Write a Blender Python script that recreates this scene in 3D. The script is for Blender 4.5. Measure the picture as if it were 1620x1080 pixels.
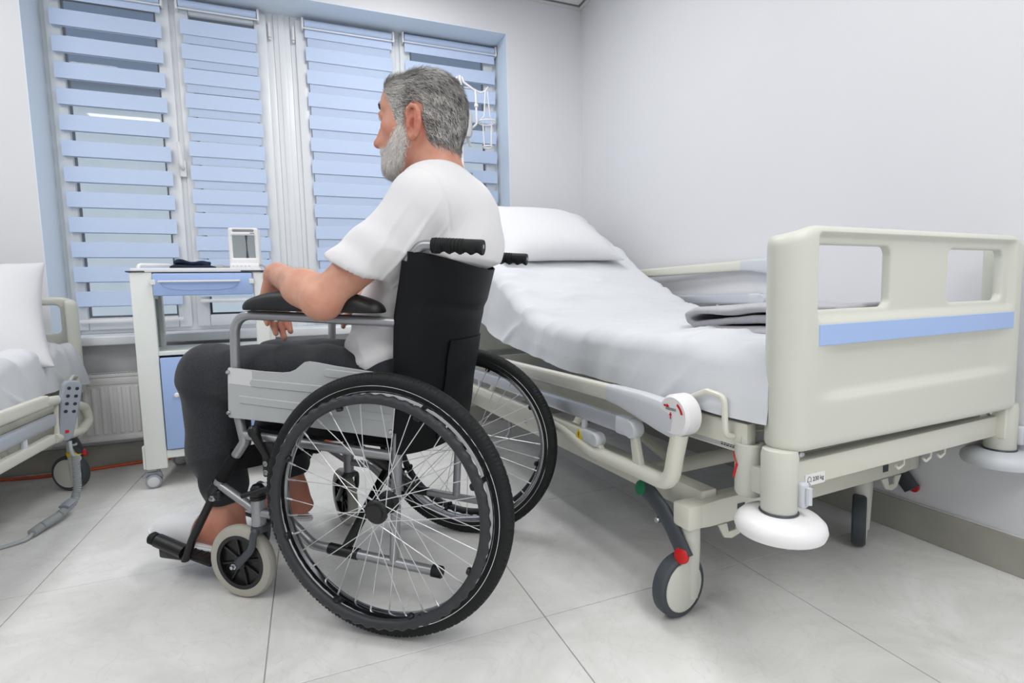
import bpy, bmesh, math, random
import numpy as np
from mathutils import Vector, Matrix

for o in list(bpy.data.objects):
    bpy.data.objects.remove(o, do_unlink=True)
S = bpy.context.scene
COL = S.collection
PI = math.pi

# ------------------------------------------------------------------ camera
def make_camera():
    f, yaw, pitch, roll = 821.477, 0.373517, 0.085979, -0.025441
    C = Vector((-1.71056, -3.03036, 0.76821))
    cy, sy, cp, sp = math.cos(yaw), math.sin(yaw), math.cos(pitch), math.sin(pitch)
    d = Vector((sy * cp, cy * cp, -sp)); r = Vector((cy, -sy, 0)); u = r.cross(d)
    c, s = math.cos(roll), math.sin(roll)
    r2 = c * r + s * u; u2 = -s * r + c * u
    cam = bpy.data.cameras.new('camera'); cam.sensor_width = 36.0; cam.lens = 36.0 * f / 1620.0
    cam.clip_start = 0.05; cam.clip_end = 200
    o = bpy.data.objects.new('camera', cam); COL.objects.link(o)
    M = Matrix(((r2.x, u2.x, -d.x, C.x), (r2.y, u2.y, -d.y, C.y), (r2.z, u2.z, -d.z, C.z), (0, 0, 0, 1)))
    o.matrix_world = M
    S.camera = o
make_camera()

# ------------------------------------------------------------------ world, lamps, exposure
w = bpy.data.worlds.new('overcast'); S.world = w; w.use_nodes = True
bg = w.node_tree.nodes['Background']
bg.inputs[0].default_value = (0.70, 0.84, 1.0, 1); bg.inputs[1].default_value = 1.5

def area(name, loc, sx, sy, power, col, rot=(0, 0, 0)):
    l = bpy.data.lights.new(name, 'AREA'); l.shape = 'RECTANGLE'; l.size = sx; l.size_y = sy
    l.energy = power; l.color = col
    o = bpy.data.objects.new(name, l); COL.objects.link(o); o.location = loc; o.rotation_euler = rot
    return o
LAMPS = [(-1.2, -1.0), (-3.2, -1.0), (-0.7, -3.0), (-3.2, -2.6), (-1.2, -4.2)]  # unseen panels; places and powers fitted to the wanted brightness
CEIL = 2.565
for i, (lx, ly) in enumerate(LAMPS):
    area('fitted_ceiling_light', (lx, ly, CEIL - 0.035), 0.56, 1.16, (15.0, 7.4, 11.0, 17.5, 22.0)[i], (1.0, 0.99, 0.978))
S.view_settings.view_transform = 'Standard'; S.view_settings.look = 'None'
S.view_settings.exposure = 0.0; S.view_settings.gamma = 1.0; S.view_settings.use_curve_mapping = False

# ------------------------------------------------------------------ materials
MATS = {}
def lin(c):
    return tuple(((x / 255.0) / 12.92 if x / 255.0 <= 0.04045 else ((x / 255.0 + 0.055) / 1.055) ** 2.4) for x in c)
def mat(name, rgb, rough=0.5, metal=0.0, var=0.0, scale=8.0, bump=0.0, bscale=None, spec=0.5, emit=None,
        trans=0.0, sheen=0.0, coat=0.0, stretch=None, alpha=1.0, sub=0.0):
    m = bpy.data.materials.new(name); m.use_nodes = True
    nt = m.node_tree; b = nt.nodes['Principled BSDF']
    c = lin(rgb)
    b.inputs['Base Color'].default_value = (*c, 1); b.inputs['Roughness'].default_value = rough
    b.inputs['Metallic'].default_value = metal; b.inputs['Specular IOR Level'].default_value = spec
    b.inputs['Transmission Weight'].default_value = trans; b.inputs['Sheen Weight'].default_value = sheen
    b.inputs['Coat Weight'].default_value = coat; b.inputs['Alpha'].default_value = alpha
    if sub > 0:
        b.inputs['Subsurface Weight'].default_value = sub
        b.inputs['Subsurface Radius'].default_value = (0.02, 0.008, 0.005); b.inputs['Subsurface Scale'].default_value = 0.4
    if emit:
        b.inputs['Emission Color'].default_value = (*lin(emit[0]), 1); b.inputs['Emission Strength'].default_value = emit[1]
    tc = nt.nodes.new('ShaderNodeTexCoord'); src = tc.outputs['Object']
    if stretch:
        mp = nt.nodes.new('ShaderNodeMapping'); mp.inputs['Scale'].default_value = stretch
        nt.links.new(src, mp.inputs['Vector']); src = mp.outputs['Vector']
    if var > 0:
        n = nt.nodes.new('ShaderNodeTexNoise'); n.inputs['Scale'].default_value = scale; n.inputs['Detail'].default_value = 5
        nt.links.new(src, n.inputs['Vector'])
        r = nt.nodes.new('ShaderNodeValToRGB')
        r.color_ramp.elements[0].position = 0.3; r.color_ramp.elements[1].position = 0.7
        r.color_ramp.elements[0].color = (*[x * (1 - var) for x in c], 1)
        r.color_ramp.elements[1].color = (*[min(1, x * (1 + var)) for x in c], 1)
        nt.links.new(n.outputs['Fac'], r.inputs['Fac']); nt.links.new(r.outputs['Color'], b.inputs['Base Color'])
    if bump > 0:
        n2 = nt.nodes.new('ShaderNodeTexNoise'); n2.inputs['Scale'].default_value = bscale or scale * 6; n2.inputs['Detail'].default_value = 4
        nt.links.new(src, n2.inputs['Vector'])
        bp = nt.nodes.new('ShaderNodeBump'); bp.inputs['Strength'].default_value = bump; bp.inputs['Distance'].default_value = 0.004
        nt.links.new(n2.outputs['Fac'], bp.inputs['Height']); nt.links.new(bp.outputs['Normal'], b.inputs['Normal'])
    MATS[name] = m
    return m

mat('wall_paint', (224, 225, 229), 0.7, var=0.01, scale=2, bump=0.05, bscale=220, spec=0.3)
mat('window_lit_paint', (222, 234, 246), 0.6, spec=0.3, bump=0.03, bscale=200)  # wall paint tinted bluer and brighter to carry the window light
mat('ceiling_paint', (228, 228, 226), 0.8, spec=0.2)
mat('stone_skirting', (166, 165, 156), 0.45, var=0.10, scale=6, bump=0.05, bscale=60)
mat('grout', (190, 188, 183), 0.8)
mat('sealant', (214, 214, 212), 0.5)
mat('pvc', (232, 236, 240), 0.3)
mat('gasket', (60, 66, 74), 0.6)
mat('glass', (246, 247, 248), 0.02, trans=1.0, spec=0.4)
mat('blind_fabric', (201, 218, 246), 0.75, var=0.035, scale=10, bump=0.12, bscale=60, spec=0.15, stretch=(3, 3, 60))
mat('blind_sheer', (214, 222, 232), 0.8, alpha=0.08, spec=0.1)
mat('radiator_enamel', (222, 222, 222), 0.35)
mat('vent_dark', (120, 122, 124), 0.6)
mat('cream_plastic', (209, 211, 201), 0.38, spec=0.4, bump=0.02, bscale=500)
mat('cream_metal', (219, 219, 207), 0.32, spec=0.5)
mat('grey_plastic', (206, 210, 216), 0.42, spec=0.4)
mat('mid_grey_plastic', (150, 158, 166), 0.45)
mat('dark_grey_plastic', (62, 68, 74), 0.45)
mat('cabinet_white', (229, 233, 230), 0.38, spec=0.4)
mat('blue_laminate', (164, 190, 236), 0.35, spec=0.4)
mat('aluminium', (206, 211, 218), 0.35, metal=0.55)
mat('steel', (190, 193, 197), 0.22, metal=1.0)
mat('chrome', (225, 227, 230), 0.08, metal=1.0)
mat('silver_paint', (158, 160, 164), 0.34, metal=0.55)
mat('panel_grey', (176, 180, 182), 0.42, spec=0.4)
mat('label_grey', (206, 208, 210), 0.4)
mat('black_rubber', (20, 22, 24), 0.62, spec=0.35, bump=0.04, bscale=300)
mat('black_plastic', (20, 21, 23), 0.4, spec=0.45)
mat('rim_steel', (176, 178, 182), 0.16, metal=1.0)
mat('black_vinyl', (9, 11, 14), 0.58, spec=0.22, bump=0.08, bscale=160)
mat('black_cushion', (20, 22, 25), 0.45, spec=0.4)
mat('grey_tyre', (172, 170, 160), 0.6)
mat('charcoal_tyre', (64, 70, 76), 0.6)
mat('white_plastic', (234, 234, 236), 0.35)
mat('white_cloth', (219, 220, 224), 0.85, bump=0.10, bscale=420, spec=0.15, sheen=0.15)
mat('bed_linen', (214, 217, 222), 0.85, bump=0.16, bscale=40, spec=0.15, sheen=0.15)
mat('shirt_cotton', (226, 226, 228), 0.9, bump=0.10, bscale=55, spec=0.1, sheen=0.1)
mat('marl_grey', (52, 54, 58), 0.95, var=0.22, scale=260, bump=0.12, bscale=300, spec=0.1, sheen=0.15)
mat('blanket_grey', (180, 180, 185), 0.95, var=0.05, scale=90, bump=0.15, bscale=240, spec=0.1, sheen=0.25)
mat('navy_cloth', (36, 46, 66), 0.8, bump=0.2, bscale=60, spec=0.2)
mat('red', (206, 32, 34), 0.4)
mat('green', (24, 112, 74), 0.4)
mat('yellow', (236, 208, 40), 0.5)
mat('ink', (40, 42, 46), 0.6)
mat('sticker_white', (240, 240, 240), 0.4)
mat('orange_cable', (212, 92, 52), 0.5)
mat('cable_grey', (170, 176, 180), 0.5)
mat('acrylic', (150, 166, 158), 0.08, trans=0.85, spec=0.5)
mat('screen', (148, 156, 160), 0.15, spec=0.6, var=0.05, scale=3)
mat('lamp_diffuser', (250, 250, 248), 0.6, emit=((255, 253, 248), 1.6))
mat('concrete', (198, 198, 195), 0.9, var=0.06, scale=3)
mat('shaded_render', (84, 98, 116), 0.9, var=0.05, scale=3)  # shade under the overhang put into this blue-grey colour
mat('eye_white', (220, 214, 208), 0.2)

def tile_material():
    m = bpy.data.materials.new('floor_tile'); m.use_nodes = True; nt = m.node_tree; b = nt.nodes['Principled BSDF']
    tc = nt.nodes.new('ShaderNodeTexCoord'); geo = nt.nodes.new('ShaderNodeNewGeometry')
    n = nt.nodes.new('ShaderNodeTexNoise'); n.inputs['Scale'].default_value = 3.2; n.inputs['Detail'].default_value = 8; n.inputs['Distortion'].default_value = 1.2
    n.inputs['Roughness'].default_value = 0.62
    nt.links.new(geo.outputs['Position'], n.inputs['Vector'])
    r = nt.nodes.new('ShaderNodeValToRGB'); e = r.color_ramp.elements
    e[0].position = 0.32; e[0].color = (*lin((213, 213, 210)), 1)
    e[1].position = 0.66; e[1].color = (*lin((234, 234, 233)), 1)
    nt.links.new(n.outputs['Fac'], r.inputs['Fac'])
    # thin natural veins
    n2 = nt.nodes.new('ShaderNodeTexNoise'); n2.inputs['Scale'].default_value = 5.0; n2.inputs['Detail'].default_value = 6; n2.inputs['Distortion'].default_value = 2.5
    nt.links.new(geo.outputs['Position'], n2.inputs['Vector'])
    r2 = nt.nodes.new('ShaderNodeValToRGB'); q = r2.color_ramp.elements
    q[0].position = 0.485; q[0].color = (0, 0, 0, 1); q[1].position = 0.5; q[1].color = (1, 1, 1, 1)
    x = r2.color_ramp.elements.new(0.515); x.color = (0, 0, 0, 1)
    nt.links.new(n2.outputs['Fac'], r2.inputs['Fac'])
    mx = nt.nodes.new('ShaderNodeMix'); mx.data_type = 'RGBA'
    mm = nt.nodes.new('ShaderNodeMath'); mm.operation = 'MULTIPLY'; mm.inputs[1].default_value = 0.22
    nt.links.new(r2.outputs['Color'], mm.inputs[0]); nt.links.new(mm.outputs[0], mx.inputs['Factor'])
    nt.links.new(r.outputs['Color'], mx.inputs['A']); mx.inputs['B'].default_value = (*lin((192, 190, 185)), 1)
    nt.links.new(mx.outputs['Result'], b.inputs['Base Color'])
    b.inputs['Roughness'].default_value = 0.42; b.inputs['Specular IOR Level'].default_value = 0.4
    n3 = nt.nodes.new('ShaderNodeTexNoise'); n3.inputs['Scale'].default_value = 70; n3.inputs['Detail'].default_value = 4
    nt.links.new(geo.outputs['Position'], n3.inputs['Vector'])
    bp = nt.nodes.new('ShaderNodeBump'); bp.inputs['Strength'].default_value = 0.05; bp.inputs['Distance'].default_value = 0.003
    nt.links.new(n3.outputs['Fac'], bp.inputs['Height']); nt.links.new(bp.outputs['Normal'], b.inputs['Normal'])
    MATS['floor_tile'] = m
tile_material()

def skin_material():
    m = bpy.data.materials.new('skin'); m.use_nodes = True; nt = m.node_tree; b = nt.nodes['Principled BSDF']
    tc = nt.nodes.new('ShaderNodeTexCoord')
    at = nt.nodes.new('ShaderNodeAttribute'); at.attribute_name = 'flush'
    n = nt.nodes.new('ShaderNodeTexNoise'); n.inputs['Scale'].default_value = 28; n.inputs['Detail'].default_value = 5
    nt.links.new(tc.outputs['Object'], n.inputs['Vector'])
    r = nt.nodes.new('ShaderNodeValToRGB'); e = r.color_ramp.elements
    e[0].position = 0.3; e[0].color = (*lin((203, 152, 129)), 1); e[1].position = 0.7; e[1].color = (*lin((219, 171, 148)), 1)
    nt.links.new(n.outputs['Fac'], r.inputs['Fac'])
    mx = nt.nodes.new('ShaderNodeMix'); mx.data_type = 'RGBA'
    nt.links.new(at.outputs['Fac'], mx.inputs['Factor']); nt.links.new(r.outputs['Color'], mx.inputs['A'])
    mx.inputs['B'].default_value = (*lin((198, 112, 96)), 1)
    nt.links.new(mx.outputs['Result'], b.inputs['Base Color'])
    b.inputs['Roughness'].default_value = 0.5; b.inputs['Specular IOR Level'].default_value = 0.35
    b.inputs['Subsurface Weight'].default_value = 0.25; b.inputs['Subsurface Radius'].default_value = (0.02, 0.008, 0.005)
    b.inputs['Subsurface Scale'].default_value = 0.4
    n2 = nt.nodes.new('ShaderNodeTexNoise'); n2.inputs['Scale'].default_value = 190; n2.inputs['Detail'].default_value = 3
    nt.links.new(tc.outputs['Object'], n2.inputs['Vector'])
    bp = nt.nodes.new('ShaderNodeBump'); bp.inputs['Strength'].default_value = 0.10; bp.inputs['Distance'].default_value = 0.002
    nt.links.new(n2.outputs['Fac'], bp.inputs['Height']); nt.links.new(bp.outputs['Normal'], b.inputs['Normal'])
    MATS['skin'] = m
skin_material()

def hair_material(name, dark, light):
    # colour of every strand comes from its own grey value stored on the mesh (salt-and-pepper hair)
    m = bpy.data.materials.new(name); m.use_nodes = True; nt = m.node_tree; b = nt.nodes['Principled BSDF']
    at = nt.nodes.new('ShaderNodeAttribute'); at.attribute_name = 'strand'
    r = nt.nodes.new('ShaderNodeValToRGB'); e = r.color_ramp.elements
    e[0].position = 0.0; e[0].color = (*lin(dark), 1); e[1].position = 1.0; e[1].color = (*lin(light), 1)
    nt.links.new(at.outputs['Fac'], r.inputs['Fac']); nt.links.new(r.outputs['Color'], b.inputs['Base Color'])
    b.inputs['Roughness'].default_value = 0.5; b.inputs['Specular IOR Level'].default_value = 0.4
    MATS[name] = m
hair_material('hair_grey', (50, 47, 43), (226, 224, 220))
hair_material('beard_grey', (138, 128, 121), (246, 243, 239))

# ------------------------------------------------------------------ mesh helpers
def bm_box(bm, lo, hi, bevel=0.0, seg=2, M=None):
    vs = [bm.verts.new((x, y, z)) for x in (lo[0], hi[0]) for y in (lo[1], hi[1]) for z in (lo[2], hi[2])]
    idx = [(0, 1, 3, 2), (4, 6, 7, 5), (0, 4, 5, 1), (2, 3, 7, 6), (0, 2, 6, 4), (1, 5, 7, 3)]
    fs = [bm.faces.new([vs[i] for i in f]) for f in idx]
    allv = set(vs)
    if bevel > 0:
        es = list({e for f in fs for e in f.edges})
        r = bmesh.ops.bevel(bm, geom=es, offset=bevel, segments=seg, affect='EDGES', profile=0.5)
        allv = set(r['verts']) | {v for v in vs if v.is_valid}
    if M is not None:
        for v in allv:
            v.co = M @ v.co
    return bm
def fillet(pts, rad, seg=6):
    P = [Vector(p) for p in pts]; out = [P[0]]
    for i in range(1, len(P) - 1):
        a, b, c = P[i - 1], P[i], P[i + 1]
        r = rad[i] if isinstance(rad, (list, tuple)) else rad
        d1 = (a - b); d2 = (c - b); l1, l2 = d1.length, d2.length
        d1.normalize(); d2.normalize()
        ang = d1.angle(d2)
        if ang > PI - 0.02 or r <= 0:
            out.append(b); continue
        t = min(r / math.tan(ang / 2), l1 * 0.49, l2 * 0.49)
        p0, p2 = b + d1 * t, b + d2 * t
        for k in range(seg + 1):
            s = k / seg
            out.append((1 - s) ** 2 * p0 + 2 * s * (1 - s) * b + s * s * p2)
    out.append(P[-1]); return out
def bm_tube(bm, pts, r, n=12, closed=False, cap=True, flat=None):
    P = [Vector(p) for p in pts]; N = len(P)
    T = []
    for i in range(N):
        if closed: t = P[(i + 1) % N] - P[i - 1]
        else: t = P[min(i + 1, N - 1)] - P[max(i - 1, 0)]
        T.append(t.normalized())
    up = Vector((0, 0, 1)) if abs(T[0].z) < 0.9 else Vector((0, 1, 0))
    u = up.cross(T[0]).normalized(); rings = []
    for i in range(N):
        u = (u - T[i] * u.dot(T[i])).normalized(); v = T[i].cross(u)
        ri = r[i] if isinstance(r, (list, tuple)) else r
        a_, b_ = (ri, ri) if flat is None else (ri * flat[0], ri * flat[1])
        rings.append([bm.verts.new(P[i] + u * (a_ * math.cos(2 * PI * k / n)) + v * (b_ * math.sin(2 * PI * k / n))) for k in range(n)])
    m = N if closed else N - 1
    for i in range(m):
        A, B = rings[i], rings[(i + 1) % N]
        for k in range(n):
            bm.faces.new((A[k], A[(k + 1) % n], B[(k + 1) % n], B[k]))
    if cap and not closed:
        bm.faces.new(list(reversed(rings[0]))); bm.faces.new(rings[-1])
    return bm
def bm_lathe(bm, prof, n=32, M=None, closed=False, fn=None):
    """prof: (radius, height) list turned about local z; fn(angle, i) -> extra radius."""
    rings = []
    for k in range(n):
        a = 2 * PI * k / n; ring = []
        for i, (r, z) in enumerate(prof):
            rr = r + (fn(a, i) if fn else 0)
            p = Vector((rr * math.cos(a), rr * math.sin(a), z))
            ring.append(bm.verts.new(M @ p if M is not None else p))
        rings.append(ring)
    m = len(prof) if closed else len(prof) - 1
    for k in range(n):
        A, B = rings[k], rings[(k + 1) % n]
        for i in range(m):
            j = (i + 1) % len(prof)
            bm.faces.new((A[i], B[i], B[j], A[j]))
    if not closed:
        if prof[0][0] > 1e-6: bm.faces.new([rings[k][0] for k in reversed(range(n))])
        if prof[-1][0] > 1e-6: bm.faces.new([rings[k][-1] for k in range(n)])
    bmesh.ops.remove_doubles(bm, verts=[v for r in rings for v in r], dist=1e-6)
    return bm
def bm_prism(bm, pts, h0, h1, axis='z', bevel=0.0, seg=2, M=None):
    """outline pts (2-D) swept along an axis: 'z' -> (a,b,h); 'y' -> (a,h,b); 'x' -> (h,a,b)."""
    def P(a, b, h): return Vector((a, b, h)) if axis == 'z' else (Vector((a, h, b)) if axis == 'y' else Vector((h, a, b)))
    A = [bm.verts.new(P(a, b, h0)) for a, b in pts]; B = [bm.verts.new(P(a, b, h1)) for a, b in pts]
    n = len(pts); fs = [bm.faces.new(list(reversed(A))), bm.faces.new(B)]
    for i in range(n):
        fs.append(bm.faces.new((A[i], A[(i + 1) % n], B[(i + 1) % n], B[i])))
    vs = set(A + B)
    bmesh.ops.recalc_face_normals(bm, faces=fs)
    if bevel > 0:
        es = list({e for f in fs[:2] for e in f.edges})
        r = bmesh.ops.bevel(bm, geom=es, offset=bevel, segments=seg, affect='EDGES', profile=0.5)
        vs = set(r['verts']) | {v for v in vs if v.is_valid}
    if M is not None:
        for v in vs: v.co = M @ v.co
    return bm
def nb(): return bmesh.new()
def axis_m(p, d):
    """matrix that puts local z along d at p"""
    return Matrix.Translation(Vector(p)) @ Vector(d).to_track_quat('Z', 'Y').to_matrix().to_4x4()
def obj(name, bm, m, parent=None, angle=35, loc=None):
    me = bpy.data.meshes.new(name)
    bmesh.ops.recalc_face_normals(bm, faces=bm.faces[:])
    bm.to_mesh(me); bm.free()
    return link(name, me, m, parent, angle, loc)
def link(name, me, m, parent=None, angle=35, loc=None):
    ms = m if isinstance(m, (list, tuple)) else [m]
    for q in ms: me.materials.append(MATS[q] if isinstance(q, str) else q)
    me.polygons.foreach_set('use_smooth', [True] * len(me.polygons))
    if angle is not None: me.set_sharp_from_angle(angle=math.radians(angle))
    o = bpy.data.objects.new(name, me); COL.objects.link(o)
    if parent is not None: o.parent = parent
    if loc is not None: o.location = loc
    return o
def share(src, name, parent, loc=(0, 0, 0), rot=(0, 0, 0), scale=(1, 1, 1)):
    o = src.copy(); o.name = name; COL.objects.link(o); o.parent = parent
    o.location = loc; o.rotation_euler = rot; o.scale = scale
    return o
def tag(o, label=None, cat=None, group=None, kind=None):
    if label: o['label'] = label
    if cat: o['category'] = cat
    if group: o['group'] = group
    if kind: o['kind'] = kind
    return o
def empty(name, loc, rz=0.0, label=None, cat=None, group=None):
    o = bpy.data.objects.new(name, None); COL.objects.link(o); o.empty_display_size = 0.1
    o.location = loc; o.rotation_euler = (0, 0, rz)
    return tag(o, label, cat, group)
def struct(name, bm, m, parent=None, angle=35):
    o = obj(name, bm, m, parent, angle)
    if parent is None: o['kind'] = 'structure'
    return o
def text_mesh(name, body, size, m, parent, M, extrude=0.0004, align='CENTER'):
    c = bpy.data.curves.new(name, 'FONT'); c.body = body; c.size = size; c.extrude = extrude; c.align_x = align; c.align_y = 'CENTER'
    t = bpy.data.objects.new(name, c); COL.objects.link(t)
    dg = bpy.context.evaluated_depsgraph_get()
    me = bpy.data.meshes.new_from_object(t.evaluated_get(dg))
    bpy.data.objects.remove(t, do_unlink=True)
    me.transform(M); me.materials.clear()
    return link(name, me, m, parent, 30)

# ------------------------------------------------------------------ distance fields -> smooth meshes
def surface_nets(F, lo, h):
    """F: distance samples (negative inside). Returns verts, quads."""
    ins = F < 0
    nx, ny, nz = F.shape
    c = np.zeros((nx - 1, ny - 1, nz - 1), np.int8)
    for a in (0, 1):
        for b in (0, 1):
            for d in (0, 1):
                c += ins[a:nx - 1 + a, b:ny - 1 + b, d:nz - 1 + d]
    act = np.argwhere((c > 0) & (c < 8))
    idx = -np.ones(c.shape, np.int32); idx[act[:, 0], act[:, 1], act[:, 2]] = np.arange(len(act))
    corners = [(a, b, d) for a in (0, 1) for b in (0, 1) for d in (0, 1)]
    vals = np.stack([F[act[:, 0] + a, act[:, 1] + b, act[:, 2] + d] for a, b, d in corners], 1).astype(np.float64)
    acc = np.zeros((len(act), 3)); cnt = np.zeros(len(act))
    ca = np.array(corners, float)
    for i in range(8):
        for j in range(i + 1, 8):
            if np.abs(ca[i] - ca[j]).sum() != 1: continue
            vi, vj = vals[:, i], vals[:, j]
            m = (vi < 0) != (vj < 0)
            t = np.where(m, vi / np.where(m, vi - vj, 1), 0)
            p = ca[i] + t[:, None] * (ca[j] - ca[i])
            acc[m] += p[m]; cnt[m] += 1
    V = (act + acc / cnt[:, None]) * h + lo
    quads = []
    for ax in range(3):
        sl0 = [slice(None)] * 3; sl1 = [slice(None)] * 3
        sl0[ax] = slice(0, -1); sl1[ax] = slice(1, None)
        a, b = ins[tuple(sl0)], ins[tuple(sl1)]
        e = np.argwhere(a != b)
        o1, o2 = [(1, 2), (2, 0), (0, 1)][ax]
        ok = (e[:, o1] > 0) & (e[:, o2] > 0) & (e[:, o1] < F.shape[o1] - 1) & (e[:, o2] < F.shape[o2] - 1)
        e = e[ok]
        flip = ~a[e[:, 0], e[:, 1], e[:, 2]]
        def at(d1, d2):
            q = e.copy(); q[:, o1] += d1; q[:, o2] += d2
            return idx[q[:, 0], q[:, 1], q[:, 2]]
        Q = np.stack([at(-1, -1), at(0, -1), at(0, 0), at(-1, 0)], 1)
        Q[flip] = Q[flip][:, ::-1]
        quads.append(Q)
    return V, np.concatenate(quads)
def np_mesh(name, V, Q):
    me = bpy.data.meshes.new(name)
    me.vertices.add(len(V)); me.vertices.foreach_set('co', np.asarray(V, np.float32).ravel())
    k = Q.shape[1]
    me.loops.add(Q.size); me.loops.foreach_set('vertex_index', Q.astype(np.int32).ravel())
    me.polygons.add(len(Q)); me.polygons.foreach_set('loop_start', np.arange(0, Q.size, k, dtype=np.int32))
    me.polygons.foreach_set('loop_total', np.full(len(Q), k, np.int32))
    me.update(calc_edges=True); me.validate()
    return me
def vnormals(V, Q):
    n = np.cross(V[Q[:, 2]] - V[Q[:, 0]], V[Q[:, 3]] - V[Q[:, 1]])
    N = np.zeros_like(V)
    for k in range(4): np.add.at(N, Q[:, k], n)
    return N / (np.linalg.norm(N, axis=1, keepdims=True) + 1e-12)
def relax(V, Q, it=1, lam=0.5):
    for _ in range(it):
        acc = np.zeros_like(V); cnt = np.zeros(len(V))
        for k in range(4):
            a, b = Q[:, k], Q[:, (k + 1) % 4]
            np.add.at(acc, a, V[b]); np.add.at(cnt, a, 1); np.add.at(acc, b, V[a]); np.add.at(cnt, b, 1)
        V = V * (1 - lam) + lam * acc / np.maximum(cnt, 1)[:, None]
    return V
_rs = np.random.RandomState(7)
def vnoise(P, freq, seed=0, octs=3):
    """cheap smooth noise in about -1..1 from sums of skewed sines"""
    r = np.random.RandomState(seed); out = np.zeros(len(P)); amp = 1.0; tot = 0
    for _ in range(octs):
        s = np.zeros(len(P))
        for _k in range(5):
            d = r.normal(size=3); d /= np.linalg.norm(d)
            s += np.sin(P @ d * freq * (0.7 + 0.6 * r.rand()) + r.rand() * 6.28)
        out += amp * s / 2.6; tot += amp; amp *= 0.55; freq *= 1.9
    return out / tot
class Field:
    """smooth union / subtraction of rounded cones and ellipsoids"""
    def __init__(s): s.p = []
    def cap(s, a, b, ra, rb=None, k=0.02, op=1, sq=None):
        s.p.append(('c', np.array(a, float), np.array(b, float), ra, ra if rb is None else rb, k, op, sq)); return s
    def chain(s, pts, rs, k=0.02, sq=None):
        for i in range(len(pts) - 1): s.cap(pts[i], pts[i + 1], rs[i], rs[i + 1], k, 1, sq)
        return s
    def ell(s, c, r, R=None, k=0.02, op=1):
        s.p.append(('e', np.array(c, float), np.array(r, float), np.eye(3) if R is None else np.array(R, float), 0, k, op, None)); return s
    def bounds(s, pad=0.02):
        lo, hi = [], []
        for q in s.p:
            if q[6] < 0: continue
            if q[0] == 'c':
                r = max(q[3], q[4]); lo.append(np.minimum(q[1], q[2]) - r); hi.append(np.maximum(q[1], q[2]) + r)
            else:
                r = q[2].max(); lo.append(q[1] - r); hi.append(q[1] + r)
        return np.min(lo, 0) - pad, np.max(hi, 0) + pad
    def one(s, q, P):
        if q[0] == 'c':
            _, a, b, ra, rb, k, op, sq = q
            ba = b - a; pa = P - a
            t = np.clip((pa @ ba) / max(ba @ ba, 1e-12), 0, 1)
            dv = pa - t[:, None] * ba
            if sq is not None: dv = dv / np.array(sq)
            return np.linalg.norm(dv, axis=1) - (ra + (rb - ra) * t)
        _, c, r, R, _, k, op, _ = q
        L = (P - c) @ R
        k0 = np.linalg.norm(L / r, axis=1); k1 = np.linalg.norm(L / (r * r), axis=1)
        return k0 * (k0 - 1) / np.maximum(k1, 1e-9)
    def ev(s, P):
        d = np.full(len(P), 1.0)
        for q in s.p:
            k = q[5]
            if q[0] == 'c':
                r = max(q[3], q[4]); lo = np.minimum(q[1], q[2]) - r; hi = np.maximum(q[1], q[2]) + r
            else:
                r = q[2].max(); lo = q[1] - r; hi = q[1] + r
            pad = k + 0.05
            m = np.all((P > lo - pad) & (P < hi + pad), axis=1)
            if not m.any(): continue
            e = s.one(q, P[m]); dm = d[m]
            if q[6] > 0:
                hh = np.maximum(k - np.abs(dm - e), 0) / k
                d[m] = np.minimum(dm, e) - hh * hh * k * 0.25
            else:
                e = -e; hh = np.maximum(k - np.abs(dm - e), 0) / k
                d[m] = np.maximum(dm, e) + hh * hh * k * 0.25
        return d
def mesh_field(fn, lo, hi, h, block=8, warp=0.0):
    """sample fn(P) only in blocks near its surface, then surface nets"""
    lo = np.array(lo, float); hi = np.array(hi, float)
    nb_ = np.ceil((hi - lo) / (h * block)).astype(int)
    n = nb_ * block + 1
    F = np.full(n, 1.0, np.float32)
    I = np.stack(np.meshgrid(*[np.arange(k) for k in nb_], indexing='ij'), -1).reshape(-1, 3)
    cen = lo + (I + 0.5) * block * h
    dc = fn(cen)
    half = block * h * 0.5 * 1.7321 * 1.25 + warp
    # fill by sign first
    for i, d in zip(I[dc < -half], dc[dc < -half]):
        F[i[0] * block:(i[0] + 1) * block + 1, i[1] * block:(i[1] + 1) * block + 1, i[2] * block:(i[2] + 1) * block + 1] = -1.0
    A = I[np.abs(dc) <= half]
    g = np.stack(np.meshgrid(*[np.arange(block + 1)] * 3, indexing='ij'), -1).reshape(-1, 3)
    for s in range(0, len(A), 400):
        a = A[s:s + 400]
        ijk = (a[:, None, :] * block + g[None]).reshape(-1, 3)
        F[ijk[:, 0], ijk[:, 1], ijk[:, 2]] = fn(lo + ijk * h)
    return surface_nets(F, lo, h)
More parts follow.
